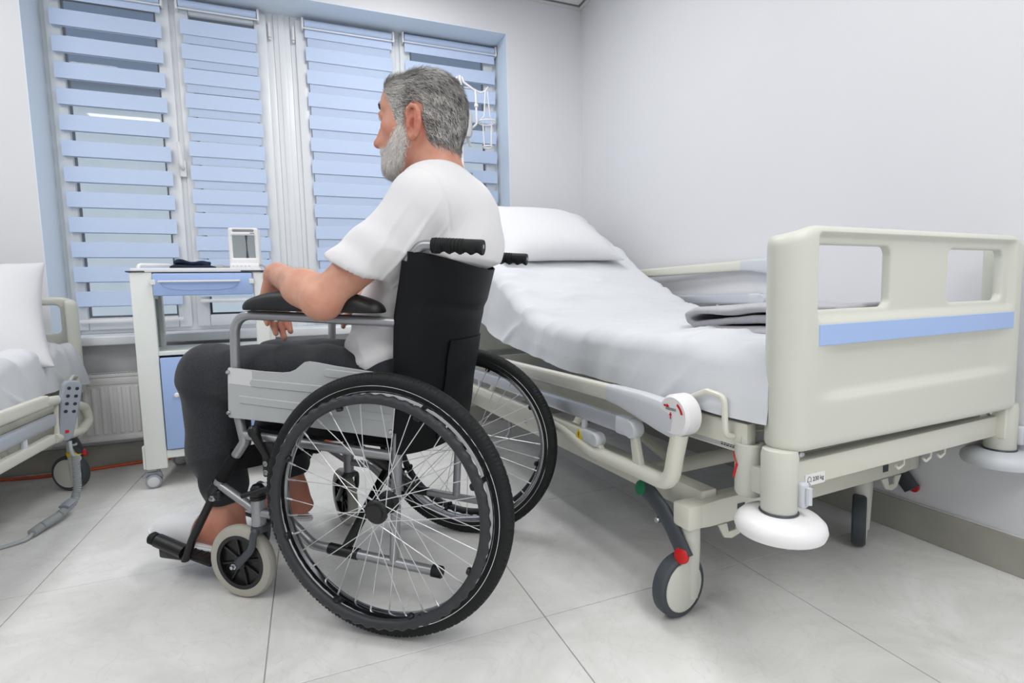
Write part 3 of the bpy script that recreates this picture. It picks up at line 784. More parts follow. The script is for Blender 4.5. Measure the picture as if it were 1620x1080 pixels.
def make_bed(loc, rz, dz, label, near, far_up, ax):
    root = empty('hospital_bed', loc, rz, label, 'bed', 'electric hospital beds')
    fb = end_board('footboard', root, dz)
    bm = nb(); bm_box(bm, (-0.364, -0.0015, 0.6605 + dz), (0.364, 0.004, 0.7005 + dz), 0.001, 1); q = obj('blue_strip', bm, 'blue_laminate', fb); q['label'] = 'pale blue inlaid strip'
    hb = end_board('headboard', root, dz); hb.rotation_euler = (0, 0, PI); hb.location = (0, 2.20, 0)
    Z = lambda z: z + dz
    # mattress platform: side frames, cross slats
    for s in (-1, 1):
        bm = nb(); bm_box(bm, (s * 0.42 - 0.013, 0.10, Z(0.445)), (s * 0.42 + 0.013, 0.92, Z(0.498)), 0.004, 2); obj('side_frame', bm, 'cream_metal', root)
        bm = nb(); bm_box(bm, (s * 0.40 - 0.013, 0.09, Z(0.425)), (s * 0.40 + 0.013, 2.12, Z(0.452)), 0.004, 2); obj('base_frame', bm, 'cream_metal', root)
        bm = nb(); bm_box(bm, (s * 0.37 - 0.024, 0.26, 0.232), (s * 0.37 + 0.024, 1.92, 0.296), 0.005, 2); obj('chassis_beam', bm, 'cream_metal', root)
        for vv in (0.42, 0.49, 1.2):
            bm = nb(); bm_lathe(bm, [(0, -0.004), (0.010, -0.004), (0.010, 0.002), (0.006, 0.004), (0.004, 0.001), (0, 0.001)], 14, axis_m((s * 0.394, vv, 0.268), (s, 0, 0))); obj('bolt', bm, 'steel', root)
        # foot column, bumper, drip-stand socket at each foot corner, clip
        cx = s * 0.420
        bm = nb(); bm_lathe(bm, [(0, Z(0.335)), (0.030, Z(0.335)), (0.033, Z(0.340)), (0.0335, Z(0.45)), (0.031, Z(0.462)), (0, Z(0.464))], 30, Matrix.Translation((cx, 0.035, 0))); obj('corner_column', bm, 'cream_plastic', root)
        bm = nb(); bm_lathe(bm, [(0, Z(0.296)), (0.070, Z(0.296)), (0.079, Z(0.300)), (0.0825, Z(0.310)), (0.080, Z(0.322)), (0.070, Z(0.332)), (0.050, Z(0.337)), (0, Z(0.338))], 48, Matrix.Translation((cx, 0.032, 0))); obj('bumper_wheel', bm, 'grey_plastic' if s > 0 else 'white_plastic', root)
        bm = nb(); bm_lathe(bm, [(0.034, Z(0.337)), (0.036, Z(0.339)), (0.034, Z(0.342))], 30, Matrix.Translation((cx, 0.035, 0)), True); obj('column_ring', bm, 'dark_grey_plastic', root)
        bm = nb(); bm_box(bm, (cx + 0.014, -0.006, Z(0.352)), (cx + 0.034, 0.012, Z(0.402)), 0.006, 3); bm_tube(bm, [(cx + 0.024, -0.010, Z(0.362)), (cx + 0.024, -0.010, Z(0.394))], 0.006, 10); obj('clip', bm, 'grey_plastic', root)
        bm = nb(); bm_lathe(bm, [(0, Z(0.345)), (0.024, Z(0.345)), (0.028, Z(0.352)), (0.0285, Z(0.452)), (0.026, Z(0.455)), (0.020, Z(0.455)), (0.020, Z(0.43)), (0, Z(0.43))], 28, Matrix.Translation((s * 0.412, 0.112, 0))); sk = obj('drip_stand_socket', bm, 'cream_plastic', root)
        bm = nb(); bm_tube(bm, fillet([(s * 0.412 - 0.018, 0.112, Z(0.452)), (s * 0.412 - 0.018, 0.112, Z(0.476)), (s * 0.412 + 0.018, 0.112, Z(0.476)), (s * 0.412 + 0.018, 0.112, Z(0.452))], 0.014), 0.0045, 8); obj('socket_loop', bm, 'cream_plastic', sk)
        bm = nb(); bm_box(bm, (s * 0.418 - 0.012, 0.055, Z(0.36)), (s * 0.418 + 0.012, 0.10, Z(0.415)), 0.004, 2); obj('socket_bracket', bm, 'cream_plastic', root)
        if s < 0:
            for a0, b0, a1, b1 in ((0.134, 0.432, 0.118, 0.412), (0.118, 0.412, 0.130, 0.380)):
                bm = nb(); x0 = s * 0.412 - 0.0285
                pts = []
                for k in range(5):
                    t = k / 4; yy = a0 + (a1 - a0) * t; pts.append((x0 - 0.001 + 0.5 * abs(yy - 0.112) ** 2 / 0.0285, yy, Z(b0 + (b1 - b0) * t)))
                bm_tube(bm, pts, 0.0032, 6, flat=(0.4, 1)); q = obj('red_mark', bm, 'red', sk); q['label'] = 'red arrow mark'
        # mattress retainer loops
        for base, sg in ((0.0, 1), (2.15, -1)):
            f = lambda v: base + sg * v
            bm = nb(); bm_tube(bm, fillet([(s * 0.434, f(0.225), Z(0.470)), (s * 0.456, f(0.247), Z(0.475)), (s * 0.457, f(0.247), Z(0.528)), (s * 0.457, f(0.185), Z(0.556)), (s * 0.457, f(0.138), Z(0.550)), (s * 0.456, f(0.134), Z(0.470)), (s * 0.434, f(0.134), Z(0.466))], 0.016, 5), 0.0062, 10)
            obj('mattress_retainer', bm, 'cream_metal', root)
    for v in (0.14, 0.36, 0.58, 0.80):
        bm = nb(); bm_box(bm, (-0.41, v, Z(0.462)), (0.41, v + 0.17, Z(0.480)), 0.004, 1); obj('platform_panel', bm, 'cream_plastic', root)
    # end beams
    bm = nb(); bm_box(bm, (-0.40, 0.030, Z(0.376)), (0.41, 0.066, Z(0.430)), 0.005, 2); obj('end_beam', bm, 'cream_metal', root)
    bm = nb(); bm_box(bm, (0.385, 0.012, Z(0.372)), (0.425, 0.06, Z(0.462)), 0.005, 2); obj('beam_bracket', bm, 'cream_metal', root)
    bm = nb(); bm_box(bm, (-0.40, 2.10, Z(0.376)), (0.40, 2.136, Z(0.430)), 0.005, 2); obj('end_beam', bm, 'cream_metal', root)
    bm = nb(); bm_box(bm, (-0.40, 0.10, Z(0.40)), (0.40, 0.13, Z(0.425)), 0.004, 2); obj('cross_bar', bm, 'cream_metal', root)
    for s in (-1, 1):
        bm = nb(); bm_box(bm, (s * 0.36 - 0.02, 0.045, Z(0.425)), (s * 0.36 + 0.02, 0.075, Z(0.458)), 0.004, 2); obj('board_socket', bm, 'cream_metal', root)
        bm = nb(); bm_lathe(bm, [(0, -0.006), (0.007, -0.006), (0.007, 0.004), (0.004, 0.007), (0, 0.007)], 10, axis_m((s * 0.36, 0.036, Z(0.443)), (0, -1, 0))); obj('bolt', bm, 'steel', root)
    # chassis cross members with castors
    for v, sg in ((0.262, 1), (1.98, -1)):
        bm = nb(); bm_prism(bm, [(-0.455, 0.222), (-0.455, 0.272), (-0.36, 0.278), (0.36, 0.278), (0.455, 0.272), (0.455, 0.222), (0.39, 0.216), (-0.39, 0.216)], v - 0.024, v + 0.024, 'y', 0.004); obj('cross_member', bm, 'cream_metal', root)
        for s in (-1, 1):
            bm = nb(); bm_box(bm, (s * 0.436 - 0.022, v - 0.0265, 0.2195), (s * 0.436 + 0.022, v + 0.0265, 0.2765), 0.006, 2); obj('castor_bracket', bm, 'cream_metal', root)
            bm = nb(); bm_prism(bm, [(s * 0.365, 0.216), (s * 0.345, 0.182), (s * 0.322, 0.176), (s * 0.296, 0.182), (s * 0.27, 0.216), (s * 0.300, 0.216), (s * 0.306, 0.194), (s * 0.332, 0.194), (s * 0.338, 0.216)], v - 0.024 * sg - 0.003, v - 0.024 * sg + 0.003, 'y', 0.001); obj('strap_lug', bm, 'cream_metal', root)
            bm = nb(); bm_box(bm, (s * 0.29 - 0.012, v - sg * 0.0245 - 0.001, 0.236), (s * 0.29 + 0.012, v - sg * 0.0245 + 0.001, 0.256)); obj('slot', bm, 'dark_grey_plastic', root)
            pedal(root, s, v - sg * 0.012, sg)
    castor(root, -0.452, 0.275, ax[0]); castor(root, 0.270 if far_up else 0.452, 0.295, ax[1], top=0.24); castor(root, -0.452, 1.98, ax[2]); castor(root, 0.41, 1.99, ax[3], True)
    # lifting links, cross tube, drive box
    bm = nb(); bm_tube(bm, [(-0.36, 0.47, 0.28), (0.36, 0.47, 0.28)], 0.022, 14); obj('cross_tube', bm, 'cream_metal', root)
    for s in (-1, 1):
        for v0, v1 in ((0.47, 0.95), (1.25, 1.72)):
            bm = nb(); bm_tube(bm, [(s * 0.28, v0, 0.285), (s * 0.28, v1, Z(0.432))], 0.02, 10, flat=(1, 0.6)); obj('lift_link', bm, 'cream_metal', root)
    bm = nb(); bm_tube(bm, [(-0.30, 0.95, Z(0.43)), (0.30, 0.95, Z(0.43))], 0.018, 12); obj('cross_tube', bm, 'cream_metal', root)
    bm = nb(); bm_box(bm, (-0.10, 0.60, 0.30), (0.06, 1.10, 0.39), 0.02, 3); obj('motor_box', bm, 'mid_grey_plastic', root)
    bm = nb(); bm_box(bm, (-0.396, 0.70, 0.245), (-0.393, 0.765, 0.283), 0.001, 1); s_ = obj('socket_plate', bm, 'cream_plastic', root)
    bm = nb(); bm_box(bm, (-0.399, 0.718, 0.255), (-0.395, 0.747, 0.275), 0.001, 1); obj('socket_opening', bm, 'black_plastic', s_)
    # hooks below the foot beam
    for x in (0.02, 0.13, 0.19):
        bm = nb(); bm_tube(bm, fillet([(x, 0.05, Z(0.376)), (x, 0.05, Z(0.356)), (x - 0.03, 0.045, Z(0.352)), (x - 0.04, 0.045, Z(0.360))], 0.006), 0.0032, 8); obj('hook', bm, 'cream_metal', root)
    side_rail(root, -1, Z(0.508), Z(0.432), Z(0.365), 0.0) if near < 0 else side_rail(root, 1, Z(0.508), Z(0.432), Z(0.365), 0.0)
    if far_up: side_rail(root, 1, 0.872, 0.733, 0.62, 0.43, False)
    else: side_rail(root, -near, Z(0.508), Z(0.432), Z(0.365), 0.0, False)
    return root
BL = (-0.45366, -2.31311, 0.0); BA = 0.06
LBL = (-3.088, -2.335, 0.0)
main_bed = make_bed(BL, BA, 0.0, 'large cream hospital bed with pale blue strip on its footboard, along the right wall', -1, True, (math.radians(280 - 3.4), math.radians(304 - 3.4), 4.2, 5.0))
left_bed = make_bed(LBL, 0.0, -0.07, 'second cream hospital bed cut off by the left edge, beside the bedside cabinet', 1, False, (4.0, 5.0, 4.6, math.radians(246)))

def bed_stickers():
    # weight sticker on the foot beam, small print below the mattress
    bm = nb(); bm_box(bm, (-0.353, 0.0285, 0.376), (-0.293, 0.0302, 0.400), 0.0004, 1); st = obj('weight_sticker', bm, 'sticker_white', main_bed); st['label'] = 'white sticker reading 230 kg'
    Mx = Matrix.Translation((-0.314, 0.0284, 0.388)) @ Matrix.Rotation(PI / 2, 4, 'X')
    text_mesh('lettering', '230 kg', 0.0125, 'ink', st, Mx)
    bm = nb(); bm_tube(bm, fillet([(-0.346, 0.0283, 0.384), (-0.346, 0.0283, 0.391), (-0.341, 0.0283, 0.396), (-0.336, 0.0283, 0.391), (-0.336, 0.0283, 0.384)], 0.003), 0.0005, 5)
    bm_tube(bm, [(-0.347, 0.0283, 0.3845), (-0.335, 0.0283, 0.3845)], 0.0005, 5); bm_tube(bm, fillet([(-0.344, 0.0283, 0.378), (-0.341, 0.0283, 0.382), (-0.338, 0.0283, 0.378), (-0.344, 0.0283, 0.378)], 0), 0.0005, 5)
    obj('load_symbol', bm, 'ink', st)
    bm = nb(); bm_box(bm, (-0.4142, 0.10, 0.430), (-0.4132, 0.30, 0.448)); sp = obj('rating_plate', bm, 'label_grey', main_bed)
    rnd = random.Random(4); bm = nb()
    for row in range(3):
        v = 0.185
        while v > 0.105:
            l = rnd.uniform(0.004, 0.012); bm_box(bm, (-0.4147, v - l, 0.4335 + row * 0.0045), (-0.4142, v, 0.4358 + row * 0.0045)); v -= l + 0.002
    obj('fine_print', bm, 'ink', sp)
bed_stickers()
# ================================================================== LINEN
def cloth_grid(name, P, m, label, cat, thick=0.006, group=None, loc=(0, 0, 0), rz=0.0):
    """P: grid (n, m, 3) of the outer surface, made solid with thickness"""
    n, k, _ = P.shape
    V = P.reshape(-1, 3)
    i, j = np.meshgrid(np.arange(n - 1), np.arange(k - 1), indexing='ij')
    a = (i * k + j).ravel(); Q = np.stack([a, a + k, a + k + 1, a + 1], 1)
    N = vnormals(V, Q)
    V2 = V - N * thick
    Q2 = Q[:, ::-1] + len(V)
    def edge(ids):
        ids = np.array(ids); return np.stack([ids[1:], ids[:-1], ids[:-1] + len(V), ids[1:] + len(V)], 1)
    b = np.concatenate([edge(np.arange(k)), edge((n - 1) * k + np.arange(k))[:, ::-1], edge(np.arange(n) * k)[:, ::-1], edge(np.arange(n) * k + k - 1)])
    me = np_mesh(name, np.concatenate([V, V2]), np.concatenate([Q, Q2, b]))
    o = link(name, me, m, None, 60); o.location = loc; o.rotation_euler = (0, 0, rz)
    return tag(o, label, cat, group)
def smooth_interp(x, xs, ys, w=0.05):
    out = np.zeros_like(x)
    for d in np.linspace(-w, w, 9): out += np.interp(x + d, xs, ys)
    return out / 9
def bed_sheet(loc, rz, dz, top, drop, label, seed, v1, amp=1.0):
    nv, ns = 260, 200
    v = np.linspace(0.055, v1, nv)
    H = 0.405
    zt = smooth_interp(v, top[0], top[1], 0.07) + dz
    zb = smooth_interp(v, drop[0], drop[1], 0.07) + dz
    # arc-length parameter round the section: left drop, top, right drop
    P = np.zeros((nv, ns, 3))
    for i in range(nv):
        L = zt[i] - zb[i]; R = 0.035
        pts = [(-H - 0.026, zb[i]), (-H - 0.021, zb[i] + L * 0.35), (-H - 0.012, zt[i] - R)]
        pts += [(-H + R - R * math.cos(a) - 0.012 * (1 - a / 1.5708), zt[i] - R + R * math.sin(a)) for a in np.linspace(0.15, 1.5708, 6)]
        pts = pts + [(0.0, zt[i] + 0.004)] + [(-x, z) for x, z in pts[::-1]]
        pts = np.array(pts); s = np.concatenate([[0], np.cumsum(np.hypot(*np.diff(pts, axis=0).T))])
        q = np.linspace(0, s[-1], ns)
        P[i, :, 0] = np.interp(q, s, pts[:, 0]); P[i, :, 2] = np.interp(q, s, pts[:, 1]); P[i, :, 1] = v[i]
    # tuck the foot end down
    X = P[:, :, 0]; Zt = np.repeat(zt[:, None], ns, 1); Zb = np.repeat(zb[:, None], ns, 1)
    side = np.clip((Zt - 0.03 - P[:, :, 2]) / 0.12, 0, 1)
    vv = np.repeat(v[:, None], ns, 1)
    q = np.stack([X.ravel() * 0.6, vv.ravel(), P[:, :, 2].ravel() * 0.4], 1)
    # hanging folds on the drops, diagonal creases on the top
    f1 = vnoise(np.stack([vv.ravel() + 0.25 * P[:, :, 2].ravel(), X.ravel() * 0 + 0.3, X.ravel() * 0], 1), 24, seed, 3).reshape(nv, ns)
    f1b = vnoise(q, 11, seed + 9, 2).reshape(nv, ns)
    sgn = np.sign(X)
    c6 = vnoise(np.stack([vv.ravel() + 1.1 * P[:, :, 2].ravel(), P[:, :, 2].ravel() * 0.5, X.ravel() * 0.2], 1), 17, seed + 13, 3).reshape(nv, ns); c6 = np.clip(1 - np.abs(c6) * 3.0, 0, 1) ** 2
    P[:, :, 0] += sgn * side * (0.013 * f1 + 0.010 * f1b + 0.010 * c6 + 0.002) * amp * np.interp(v, (0.05, 0.3, 0.6), (0.45, 0.6, 1.0))[:, None]
    P[:, :, 2] += side * 0.010 * vnoise(np.stack([vv.ravel(), X.ravel(), X.ravel() * 0], 1), 9, seed + 3, 2).reshape(nv, ns)
    d1 = np.stack([vv.ravel() * 1.0 + X.ravel() * 0.28, X.ravel() * 0.25, vv.ravel() * 0], 1)
    f2 = vnoise(d1, 26, seed + 1, 3).reshape(nv, ns); ridg = 1 - np.abs(f2); ridg = ridg ** 4
    f3 = vnoise(np.stack([vv.ravel(), X.ravel(), X.ravel() * 0], 1), 7, seed + 2, 2).reshape(nv, ns)
    f4 = vnoise(np.stack([vv.ravel() - X.ravel() * 0.5, X.ravel() * 0.6, X.ravel() * 0], 1), 38, seed + 5, 2).reshape(nv, ns)
    c5 = vnoise(np.stack([vv.ravel() * 0.9 + X.ravel() * 0.45, X.ravel() * 0.35 - vv.ravel() * 0.2, X.ravel() * 0], 1), 15, seed + 7, 3).reshape(nv, ns); cre = np.clip(1 - np.abs(c5) * 3.2, 0, 1) ** 2
    slope = np.interp(v, (0.75, 1.0), (0.25, 1.0))[:, None]
    tw = (1 - side)
    P[:, :, 2] += tw * (0.013 * ridg * slope + 0.006 * f3 + 0.0034 * f4 + 0.014 * cre * (0.45 + 0.55 * slope)) * amp
    return cloth_grid('bed_sheet', P, 'bed_linen', label, 'sheet', 0.007, None, loc, rz)
bed_sheet(BL, BA, 0.0, ((0, .9, 1.02, 1.13, 1.30, 1.46, 1.787, 1.95, 2.12), (.650, .652, .664, .70, .785, .880, 1.082, 1.185, 1.27)),
          ((0, .5, .8, 1.0, 1.34, 1.60, 1.95, 2.12), (.500, .512, .518, .548, .588, .688, .93, 1.05)),
          "white wrinkled sheet over the large bed's mattress, raised towards the window", 11, 2.05)
bed_sheet(LBL, 0.0, -0.07, ((0, 1.0, 2.2), (.655, .655, .655)), ((0, .9, 1.4, 1.75, 2.2), (.50, .49, .50, .52, .50)),
          'white rumpled sheet hanging over the side of the left bed', 31, 2.135, 1.7)
def pillow(name, a, b, h, label, M, seed, corner=1.0):
    n = 90
    u, v = np.meshgrid(np.linspace(-1, 1, n), np.linspace(-1, 1, n), indexing='ij')
    pin = 1 - 0.075 * (1 - np.abs(u) ** 2.5) * np.abs(v) ** 3
    x = a * u * (1 - 0.06 * (1 - v ** 2) * np.abs(u) ** 3); y = b * v * (1 - 0.07 * (1 - u ** 2) * np.abs(v) ** 3)
    t = h * np.clip((1 - u ** 4) * (1 - v ** 4), 0, 1) ** 0.62 * (0.8 + 0.2 * np.cos(u * 1.4) * np.cos(v * 1.4)) + 0.004
    q = np.stack([x.ravel(), y.ravel(), x.ravel() * 0], 1)
    edge = np.clip(np.maximum(np.abs(u), np.abs(v)) * 1.6 - 0.55, 0, 1)
    wr = (0.004 * vnoise(q, 16, seed, 3) + 0.003 * (1 - np.abs(vnoise(q * [1, 0.4, 1], 22, seed + 2, 2))) ** 3).reshape(n, n) * (0.4 + edge)
    top = np.stack([x, y, t + wr], -1); bot = np.stack([x, y, -t * 0.55 + wr * 0.4], -1)
    V = np.concatenate([top.reshape(-1, 3), bot.reshape(-1, 3)])
    i, j = np.meshgrid(np.arange(n - 1), np.arange(n - 1), indexing='ij'); q0 = (i * n + j).ravel()
    Q = np.stack([q0, q0 + n, q0 + n + 1, q0 + 1], 1); Q2 = Q[:, ::-1] + n * n
    N = n * n
    def edge_q(ids, flip):
        e = np.stack([ids[:-1], ids[1:], ids[1:] + N, ids[:-1] + N], 1); return e if not flip else e[:, ::-1]
    k = np.arange(n)
    E = [edge_q(k, False), edge_q((n - 1) * n + k, True), edge_q(k * n, True), edge_q(k * n + n - 1, False)]
    me = np_mesh(name, V, np.concatenate([Q, Q2] + E))
    o = link(name, me, 'white_cloth', None, None); o.matrix_world = M
    return tag(o, label, 'pillow', 'white pillows on the beds')
sl = math.atan2(1.082 - .880, 1.787 - 1.46)
Mb = Matrix.Translation(BL) @ Matrix.Rotation(BA, 4, 'Z')
pillow('pillow', 0.325, 0.265, 0.090, "white pillow lying on the raised head of the large bed", Mb @ Matrix.Translation((-0.035, 1.685, 1.070)) @ Matrix.Rotation(sl, 4, 'X') @ Matrix.Rotation(0.03, 4, 'Z'), 5)
pillow('pillow', 0.36, 0.25, 0.095, "white pillow propped upright at the head of the left bed", Matrix.Translation((-3.02, -0.50, 0.730)) @ Matrix.Rotation(0.22, 4, 'Z') @ Matrix.Rotation(math.radians(56), 4, 'X') @ Matrix.Rotation(0.07, 4, 'Z'), 8)

def folded_blanket():
    zt = 0.6555
    # section (y, z) through the folds, swept across the bed
    lay = [np.array([(0.06, .012), (0.20, .011), (0.40, .012), (0.450, .011)]),
           np.array([(0.06, .037), (0.25, .036), (0.38, .037), (0.455, .026), (0.500, .020), (0.524, .030), (0.520, .050), (0.490, .062), (0.43, .064), (0.36, .061), (0.20, .064), (0.06, .066)])]
    hw = 0.20
    def fn(P):
        x, y, z = P[:, 0], P[:, 1], P[:, 2] - zt
        wz = 0.004 * np.sin(x * 9 + y * 14) + 0.0025 * np.sin(y * 33 + x * 7); wy = 0.012 * np.sin(x * 8 + 1)
        d = np.full(len(P), 9.0)
        for L, th in zip(lay, (0.0095, 0.0098)):
            e = np.full(len(P), 9.0)
            for a, b in zip(L[:-1], L[1:]):
                py, pz = y - wy - a[0], z - wz * np.clip(z / 0.05, 0, 1) - a[1]; by, bz = b - a
                t = np.clip((py * by + pz * bz) / (by * by + bz * bz), 0, 1)
                e = np.minimum(e, np.hypot(py - t * by, pz - t * bz))
            d = np.minimum(d, e - th)
        d = smax(d, np.abs(x + 0.0) - hw - 0.008 * np.sin(z * 90 + y * 6), 0.012)
        return smax(d, 0.07 - y, 0.012)
    V, Q = mesh_field(fn, (-hw - 0.03, 0.05, zt - 0.01), (hw + 0.03, 0.56, zt + 0.10), 0.003)
    V = relax(V, Q, 2, 0.5)
    o = link('folded_blanket', np_mesh('folded_blanket', V, Q), 'blanket_grey', None, None)
    o.location = BL; o.rotation_euler = (0, 0, BA)
    tag(o, 'grey folded fleece blanket lying at the foot of the large bed', 'blanket')
folded_blanket()
# ================================================================== WHEELCHAIR (local frame: x forward, y to the sitter's left, z up)
WN = Vector((0.590967, 0.806696, 0)); WF = Vector((-0.806696, 0.590967, 0))
WLOC = Vector((-1.58177, -1.87223, 0)) + WN * 0.28
WROT = math.atan2(0.590967, -0.806696)
def build_wheelchair():
    root = empty('wheelchair', WLOC, WROT, 'silver-framed wheelchair with black upholstery and spoked wheels that the man sits in', 'wheelchair')
    R = 0.305
    # ---------------- rear wheels
    def wheel_meshes():
        out = {}
        w = 0.0165
        prof = [(0.2635, -0.0125), (0.279, -0.0158), (0.290, -w), (0.298, -0.0145), (0.3020, -0.011), (0.3045, -0.006), (0.305, -0.002), (0.305, 0.002), (0.3045, 0.006), (0.3020, 0.011), (0.298, 0.0145), (0.290, w), (0.279, 0.0158), (0.2635, 0.0125)]
        N = 576
        def tread(a, i):
            k = int(round(a / (2 * PI) * N))
            if i in (3, 4): return 0.0 if k % 3 else -0.0032
            if i in (9, 10): return 0.0 if (k + 1) % 3 else -0.0032
            if i in (5, 8): return -0.0020 if (k + 2) % 6 == 0 else 0.0
            return 0.0
        bm = nb(); bm_lathe(bm, prof, N, None, True, tread); out['tyre'] = bm
        bm = nb(); bm_lathe(bm, [(0.2655, -0.0135), (0.2655, -0.0115), (0.262, -0.011), (0.258, -0.0085), (0.2555, -0.003), (0.2555, 0.003), (0.258, 0.0085), (0.262, 0.011), (0.2655, 0.0115), (0.2655, 0.0135), (0.264, 0.0138), (0.260, 0.0125), (0.2535, 0.0095), (0.2515, 0.003), (0.2515, -0.003), (0.2535, -0.0095), (0.260, -0.0125), (0.264, -0.0138)], 120, None, True); out['rim'] = bm
        bm = nb()
        for q in (-1, 1): bm_tube(bm, [(0.2775 * math.cos(a), 0.2775 * math.sin(a), q * 0.0157) for a in np.linspace(0, 2 * PI, 120, endpoint=False)], 0.0011, 6, True)
        out['rim_line'] = bm
        # hand rim with finger waves towards the wheel
        n = 56 * 6; m = 12
        bm = nb(); rings = []
        for k in range(n):
            a = 2 * PI * k / n; wv = 0.5 + 0.5 * math.cos(56 * a); ring = []
            for q in range(m):
                t = 2 * PI * q / m
                rr = 0.0105 + (0.0042 * wv * max(0.0, math.cos(t - 0.35)) ** 1.2)
                r_ = 0.2525 + rr * math.cos(t); z_ = 0.040 + rr * math.sin(t) * 0.95
                ring.append(bm.verts.new((r_ * math.cos(a), r_ * math.sin(a), z_)))
            rings.append(ring)
        for k in range(n):
            A, B = rings[k], rings[(k + 1) % n]
            for q in range(m): bm.faces.new((A[q], B[q], B[(q + 1) % m], A[(q + 1) % m]))
        out['hand_rim'] = bm
        bm = nb()
        bm_lathe(bm, [(0, -0.030), (0.024, -0.030), (0.0265, -0.027), (0.0265, -0.022), (0.017, -0.016), (0.015, 0.016), (0.0235, 0.024), (0.0275, 0.028), (0.0275, 0.034), (0.024, 0.038), (0.0205, 0.039), (0.019, 0.044), (0, 0.045)], 36)
        out['hub'] = bm
        return out
    names = {'tyre': 'black_rubber', 'rim': 'rim_steel', 'rim_line': 'chrome', 'hand_rim': 'dark_rim', 'hub': 'black_plastic'}
    mat('dark_rim', (48, 51, 55), 0.5, spec=0.4); mat('spoke_wire', (222, 224, 226), 0.3, metal=0.7)
    first = {}
    for s in (1, -1):
        wh = empty('rear_wheel', (0, 0, 0)); wh.parent = root
        # local z of the wheel = outward
        wh.location = (0.0, s * 0.268, R); wh.rotation_euler = (-PI / 2 * s, 0, 0.0)
        if not first:
            for k, bm in wheel_meshes().items(): first[k] = obj(k, bm, names[k], wh, 40)
            o0 = None
            for i in range(36):
                grp = i % 4; side = 1 if i % 2 == 0 else -1
                ang = 2 * PI * i / 36; off = (1 if grp < 2 else -1) * 1.05
                ha = ang + off
                a = Vector((0.0245 * math.cos(ha), 0.0245 * math.sin(ha), 0.032 if side > 0 else -0.0265))
                b = Vector((0.2530 * math.cos(ang), 0.2530 * math.sin(ang), 0.003 * side))
                bm = nb(); bm_tube(bm, [a, a + (b - a) * 0.93], 0.0011, 6); bm_tube(bm, [a + (b - a) * 0.93, b], 0.0022, 6)
                bm_lathe(bm, [(0, -0.002), (0.0028, -0.002), (0.0028, 0.002), (0, 0.002)], 8, Matrix.Translation(a))
                first.setdefault('spokes', []).append(obj('spoke', bm, 'spoke_wire', wh))
            sticks = []
            for i in range(8):
                a = 2 * PI * (i + 0.4) / 8
                bm = nb(); bm_tube(bm, [(0.252 * math.cos(a), 0.252 * math.sin(a), 0.040), (0.257 * math.cos(a + .01), 0.257 * math.sin(a + .01), 0.012)], 0.006, 8)
                bm_lathe(bm, [(0, 0.0), (0.0075, 0.001), (0.0085, 0.006), (0.006, 0.010), (0, 0.011)], 12, axis_m((0.2445 * math.cos(a), 0.2445 * math.sin(a), 0.036), (-math.cos(a), -math.sin(a), 0.2)))
                sticks.append(obj('rim_mount', bm, 'black_plastic', wh))
            first['m'] = sticks
        else:
            for k in names: share(first[k], k, wh)
            for o in first['spokes']: share(o, 'spoke', wh)
            for o in first['m']: share(o, 'rim_mount', wh)
    # tubes of both side frames
    def tube(nm, pts, r, m, rad=0.03, n=14, s=1, seg=7):
        bm = nb(); bm_tube(bm, fillet([(p[0], p[1] * s, p[2]) for p in pts], rad, seg), r, n); return obj(nm, bm, m, root)
    Y = 0.208
    for s in (1, -1):
        tube('rear_post', [(0.012, Y, 0.145), (-0.008, Y, 0.40), (-0.023, Y, 0.60), (-0.032, Y, 0.73), (-0.060, Y, 0.862), (-0.092, Y, 0.888), (-0.150, Y, 0.884)], 0.0118, 'silver_paint', [0, .02, .05, .05, .03, .03, 0], s=s)
        tube('front_post', [(0.420, Y, 0.418), (0.436, Y, 0.50), (0.424, Y, 0.742), (0.20, Y, 0.730), (-0.028, Y, 0.716)], 0.0118, 'silver_paint', [0, .05, .055, .05, 0], s=s)
        tube('seat_rail', [(0.416, Y, 0.434), (0.003, Y, 0.402)], 0.0118, 'silver_paint', s=s)
        tube('front_tube', [(0.416, Y, 0.440), (0.420, Y, 0.415), (0.528, Y, 0.280)], 0.0125, 'silver_paint', 0.03, s=s)
        bm = nb(); bm_tube(bm, [(0.449, Y * s, 0.379), (0.500, Y * s, 0.315)], 0.0165, 16); obj('tube_sleeve', bm, 'black_vinyl', root)
        tube('diagonal_tube', [(0.505, Y, 0.297), (0.398, Y, 0.236)], 0.0110, 'silver_paint', s=s)
        tube('lower_rail', [(0.392, Y, 0.233), (0.310, Y, 0.226), (0.236, Y, 0.162), (0.185, Y, 0.1575), (-0.088, Y, 0.131)], 0.0118, 'silver_paint', 0.05, s=s)
        bm = nb(); bm_tube(bm, [(0.188, Y * s, 0.1577), (0.108, Y * s, 0.1500)], 0.0138, 16); obj('tube_sleeve', bm, 'black_plastic', root)
        bm = nb(); bm_tube(bm, [(-0.086, Y * s, 0.1312), (-0.109, Y * s, 0.129), (-0.112, Y * s, 0.1287)], [0.0142, 0.0142, 0.012], 16); obj('end_cap', bm, 'black_rubber', root)
        # head tube with domed cap, fork, front castor
        bm = nb(); bm_tube(bm, [(0.393, Y * s, 0.200), (0.390, Y * s, 0.275)], 0.0170, 18); obj('head_tube', bm, 'silver_paint', root)
        bm = nb(); bm_lathe(bm, [(0, 0.268), (0.0195, 0.268), (0.0195, 0.276), (0.0175, 0.278), (0.0185, 0.284), (0.0175, 0.297), (0.012, 0.306), (0, 0.309)], 24, Matrix.Translation((0.390, Y * s, 0))); obj('dome_cap', bm, 'black_plastic', root)
        cx, cz, cr = 0.4500, 0.0975, 0.0975
        ca = 0.0 if s > 0 else -0.66
